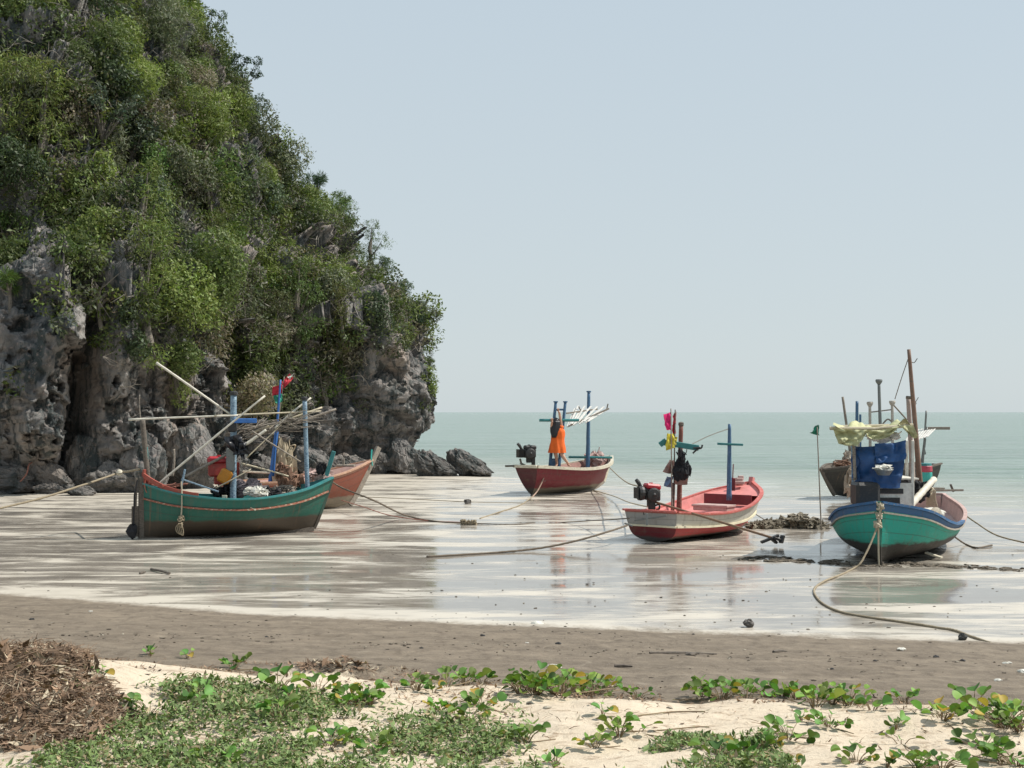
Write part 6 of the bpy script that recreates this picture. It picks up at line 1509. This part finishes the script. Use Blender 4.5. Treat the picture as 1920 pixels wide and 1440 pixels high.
# ------------------------------------------------------------------ ground cover, litter, brush
def in_poly(px, py, poly):
    r = np.zeros(len(px), bool); n = len(poly); j = n - 1
    for i in range(n):
        xi, yi = poly[i]; xj, yj = poly[j]
        c = ((yi > py) != (yj > py)) & (px < (xj - xi) * (py - yi) / (yj - yi + 1e-9) + xi); r ^= c; j = i
    return r
def scatter(poly, dens, xr=(-4.2, 4.2), yr=(5.4, 10.5), seed=1, thr=-9, fq=2.5):
    g = np.random.default_rng(seed); n = int(dens * (xr[1] - xr[0]) * (yr[1] - yr[0])); x = g.uniform(*xr, n); y = g.uniform(*yr, n); z = ground_z(x, y)
    px, py = proj(x, y, z); k = in_poly(px, py, poly) & (fbm(x * fq, y * fq, 0, 3, seed + 50) > thr)
    return np.stack([x[k], y[k], z[k]], -1)
GC1 = [(215, 1300), (330, 1280), (520, 1288), (700, 1333), (860, 1350), (985, 1388), (1010, 1460), (20, 1460), (90, 1405), (180, 1385), (235, 1350)]
GC2 = [(1235, 1392), (1330, 1366), (1450, 1392), (1480, 1432), (1500, 1460), (1150, 1460)]
GC3 = [(-60, 1204), (90, 1200), (120, 1222), (-60, 1240)]
def cover():
    Vs, Fs, Cs = [], [], []; off = 0
    for poly, dn, sd_, th in ((GC1, 2100, 5, -.22), (GC2, 2400, 6, -.2), (GC3, 900, 7, -.3), ([(x, y) for x, y in ((0, 1270), (980, 1330), (1060, 1460), (0, 1460))], 260, 8, .0)):
        p = scatter(poly, dn, seed=sd_, thr=th); m = len(p)
        for rep_ in range(3):
            h = rng.uniform(.0, .055, m) * (.6 + .6 * (fbm(p[:, 0] * 3, p[:, 1] * 3, 1, 2, 9) + .5).clip(0, 1.3)); q = p + np.stack([rng.normal(0, .014, m), rng.normal(0, .014, m), h + .004], -1)
            L_ = rng.uniform(.008, .02, m) * rng.choice([1, 1, 1, 1.7], m); T = unit(rng.normal(size=(m, 3)) * np.array([1, 1, .6]) + np.array([0, 0, .35])); W_ = unit(np.cross(T, rng.normal(size=(m, 3)) * .4 + np.array([0, 0, 1])))
            v, f = leaf_quads(q, T, W_, L_, L_ * .38); col = np.array([.145, .205, .07]) * rng.uniform(.55, 1.6, (m, 1)); dry = rng.random(m) < .14; col[dry] = np.array([.33, .26, .15]) * rng.uniform(.6, 1.3, (dry.sum(), 1))
            Vs.append(v); Fs.append(f + off); off += len(v); Cs.append(np.repeat(col, 4, 0))
    o = np_mesh('ground_cover', np.concatenate(Vs), np.concatenate(Fs), mat_leaf('cover_leaves', False, .6, .15), cols=np.concatenate(Cs))
    setp(o, 'low grey-green small-leaved ground cover matting the upper sand', 'ground cover', kind='stuff')
cover()
BRP = [(-80, 1222), (60, 1212), (150, 1226), (205, 1285), (262, 1345), (190, 1388), (90, 1408), (-80, 1415)]
def twigs():
    mb = MB(); g = random.Random(9)
    p = scatter(BRP, 620, seed=11); px, py = proj(*p.T)
    hgt = .16 * np.clip(np.minimum((250 - px) / 160, 1) * np.minimum((py - 1215) / 40, 1) * np.minimum((1415 - py) / 50, 1), 0, 1)
    for i in range(len(p)):
        a = g.uniform(0, 6.28); L_ = g.uniform(.05, .20); c_ = Vector(p[i]) + Vector((0, 0, g.uniform(0, 1) * hgt[i] + .005)); d_ = Vector((math.cos(a), math.sin(a), g.uniform(-.3, .7))) * L_
        r_ = g.uniform(.0012, .0035) * (2 if g.random() < .06 else 1)
        mb.tube([c_ - d_ / 2, c_ + Vector((g.uniform(-.02, .02), g.uniform(-.02, .02), .012)), c_ + d_ / 2], [r_, r_, r_ * .5], 4)
    p2 = scatter([(60, 1230), (700, 1235), (960, 1300), (1500, 1330), (1500, 1380), (900, 1440), (0, 1440)], 30, seed=12, thr=-.1)
    for q in p2:
        a = g.uniform(0, 6.28); L_ = g.uniform(.02, .10); c_ = Vector(q) + Vector((0, 0, .006)); d_ = Vector((math.cos(a), math.sin(a), g.uniform(-.05, .5))) * L_; r_ = g.uniform(.001, .0025)
        mb.tube([c_ - d_ / 2, c_ + Vector((0, 0, .006)), c_ + d_ / 2], [r_, r_, r_ * .5], 4)
    mb.build('brush', paint('dry_twigs', (.27, .18, .115), .9, (.46, .36, .25), .35, 14, .3, .5), label='heap of dry brown twigs and uprooted runners at far left', cat='brushwood', kind='stuff')
    # dead leaves and clods
    Vs, Fs, Cs = [], [], []; off = 0
    for poly, dn, sd_, th, hh in ((BRP, 5200, 21, -.9, 1), ([(60, 1225), (420, 1228), (720, 1240), (950, 1300), (930, 1345), (560, 1300), (200, 1300)], 900, 22, -.05, 0), ([(900, 1300), (1500, 1330), (1920, 1360), (1920, 1450), (900, 1450)], 160, 23, .0, 0), ([(560, 1225), (690, 1232), (700, 1262), (560, 1262)], 2500, 24, -.3, .3), ([(700, 1262), (1000, 1282), (1400, 1292), (1900, 1322), (1920, 1350), (1400, 1322), (1000, 1312), (700, 1290)], 900, 25, -.05, 0)):
        p = scatter(poly, dn, seed=sd_, thr=th); m = len(p)
        if m == 0: continue
        px, py = proj(*p.T); hg = hh * .15 * np.clip(np.minimum((250 - px) / 160, 1) * np.minimum((py - 1215) / 40, 1) * np.minimum((1415 - py) / 50, 1), 0, 1) if hh == 1 else np.full(m, .012)
        q = p + np.stack([0 * hg, 0 * hg, rng.uniform(0, 1, m) * hg + .004], -1); L_ = rng.uniform(.010, .06, m) * (1 if hh else .5)
        T = unit(rng.normal(size=(m, 3)) * np.array([1, 1, .5])); W_ = unit(np.cross(T, rng.normal(size=(m, 3)) * .5 + np.array([0, 0, 1]))); v, f = leaf_quads(q, T, W_, L_, L_ * np.where(rng.random(m) < .25, .32, .06))
        col = np.array([.22, .145, .095]) * rng.uniform(.25, 1.5, (m, 1)) * (1 + .35 * fbm(p[:, 0] * 5, p[:, 1] * 5, 0, 2, 5)[:, None]); pale = rng.random(m) < .12; col[pale] = np.array([.5, .42, .3])
        Vs.append(v); Fs.append(f + off); off += len(v); Cs.append(np.repeat(col, 4, 0))
    o = np_mesh('leaf_litter', np.concatenate(Vs), np.concatenate(Fs), mat_leaf('dead_leaves', False, .85, .05), cols=np.concatenate(Cs)); setp(o, 'brown dead leaves and plant scraps strewn over the upper sand', 'leaf litter', kind='stuff')
twigs()
a, b = place(150, 1279), place(215, 1281)
m = MB(); m.tube(spline([a + Vector((0, 0, .03)), (a + b) / 2 + Vector((0, 0, .035)), b + Vector((0, 0, .025))], 8), [.016] * 9, 7, jit=.1); m.build('driftwood', CREAM, label='pale bleached stick lying at the edge of the brush heap', cat='stick')
for (pts, lb) in [([(1170, 1346), (1215, 1342), (1260, 1338), (1322, 1337)], 'dry brown runner stem lying across the pale sand'), ([(1170, 1375), (1240, 1372), (1300, 1366), (1330, 1366)], 'dark runner stem along the edge of the small green patch')]:
    rope('runner_stem', [place(*q_) + Vector((0, 0, .006)) for q_ in pts], .0035, STEM, None, 24, label=lb, cat='stem')

# crumbs of shell, twig and mud strewn over the slope and the flat
g = random.Random(77); m = MB()
for i in range(650):
    px = g.uniform(-10, 1930); py = g.choice([g.uniform(1150, 1330), g.uniform(1040, 1200), g.gauss(1215, 6) + (px - 960) * .03])
    p = G(px, py) if py < np.interp(px, [0, 960, 1920], [1110, 1165, 1200]) else None
    if p is None:
        d_ = ray(px, py); Y = 16.0; lo, hi = 6.0, 22.0
        for _ in range(18):
            mid = (lo + hi) / 2; kk = mid / d_.y
            if CAMZ + d_.z * kk > float(ground_z(d_.x * kk, mid)): lo = mid
            else: hi = mid
        kk = lo / d_.y; p = Vector((d_.x * kk, lo, float(ground_z(d_.x * kk, lo))))
    r_ = g.uniform(.004, .014); m.blob(p + Vector((0, 0, r_ * .2)), (r_ * g.uniform(.8, 2.2), r_, r_ * .6), 1, .6, 3, i)
m.build('beach_debris', paint('debris', (.07, .055, .04), .9, (.42, .38, .3), .38, 3, .2), label='tiny bits of mud, shell and twig strewn over the sand', cat='debris', kind='stuff')

for o in list(bpy.data.objects):                      # templates nothing was placed from
    if o.parent is None and o.type == 'EMPTY' and o.location.z < -100:
        for ch in list(o.children): bpy.data.objects.remove(ch)
        bpy.data.objects.remove(o)
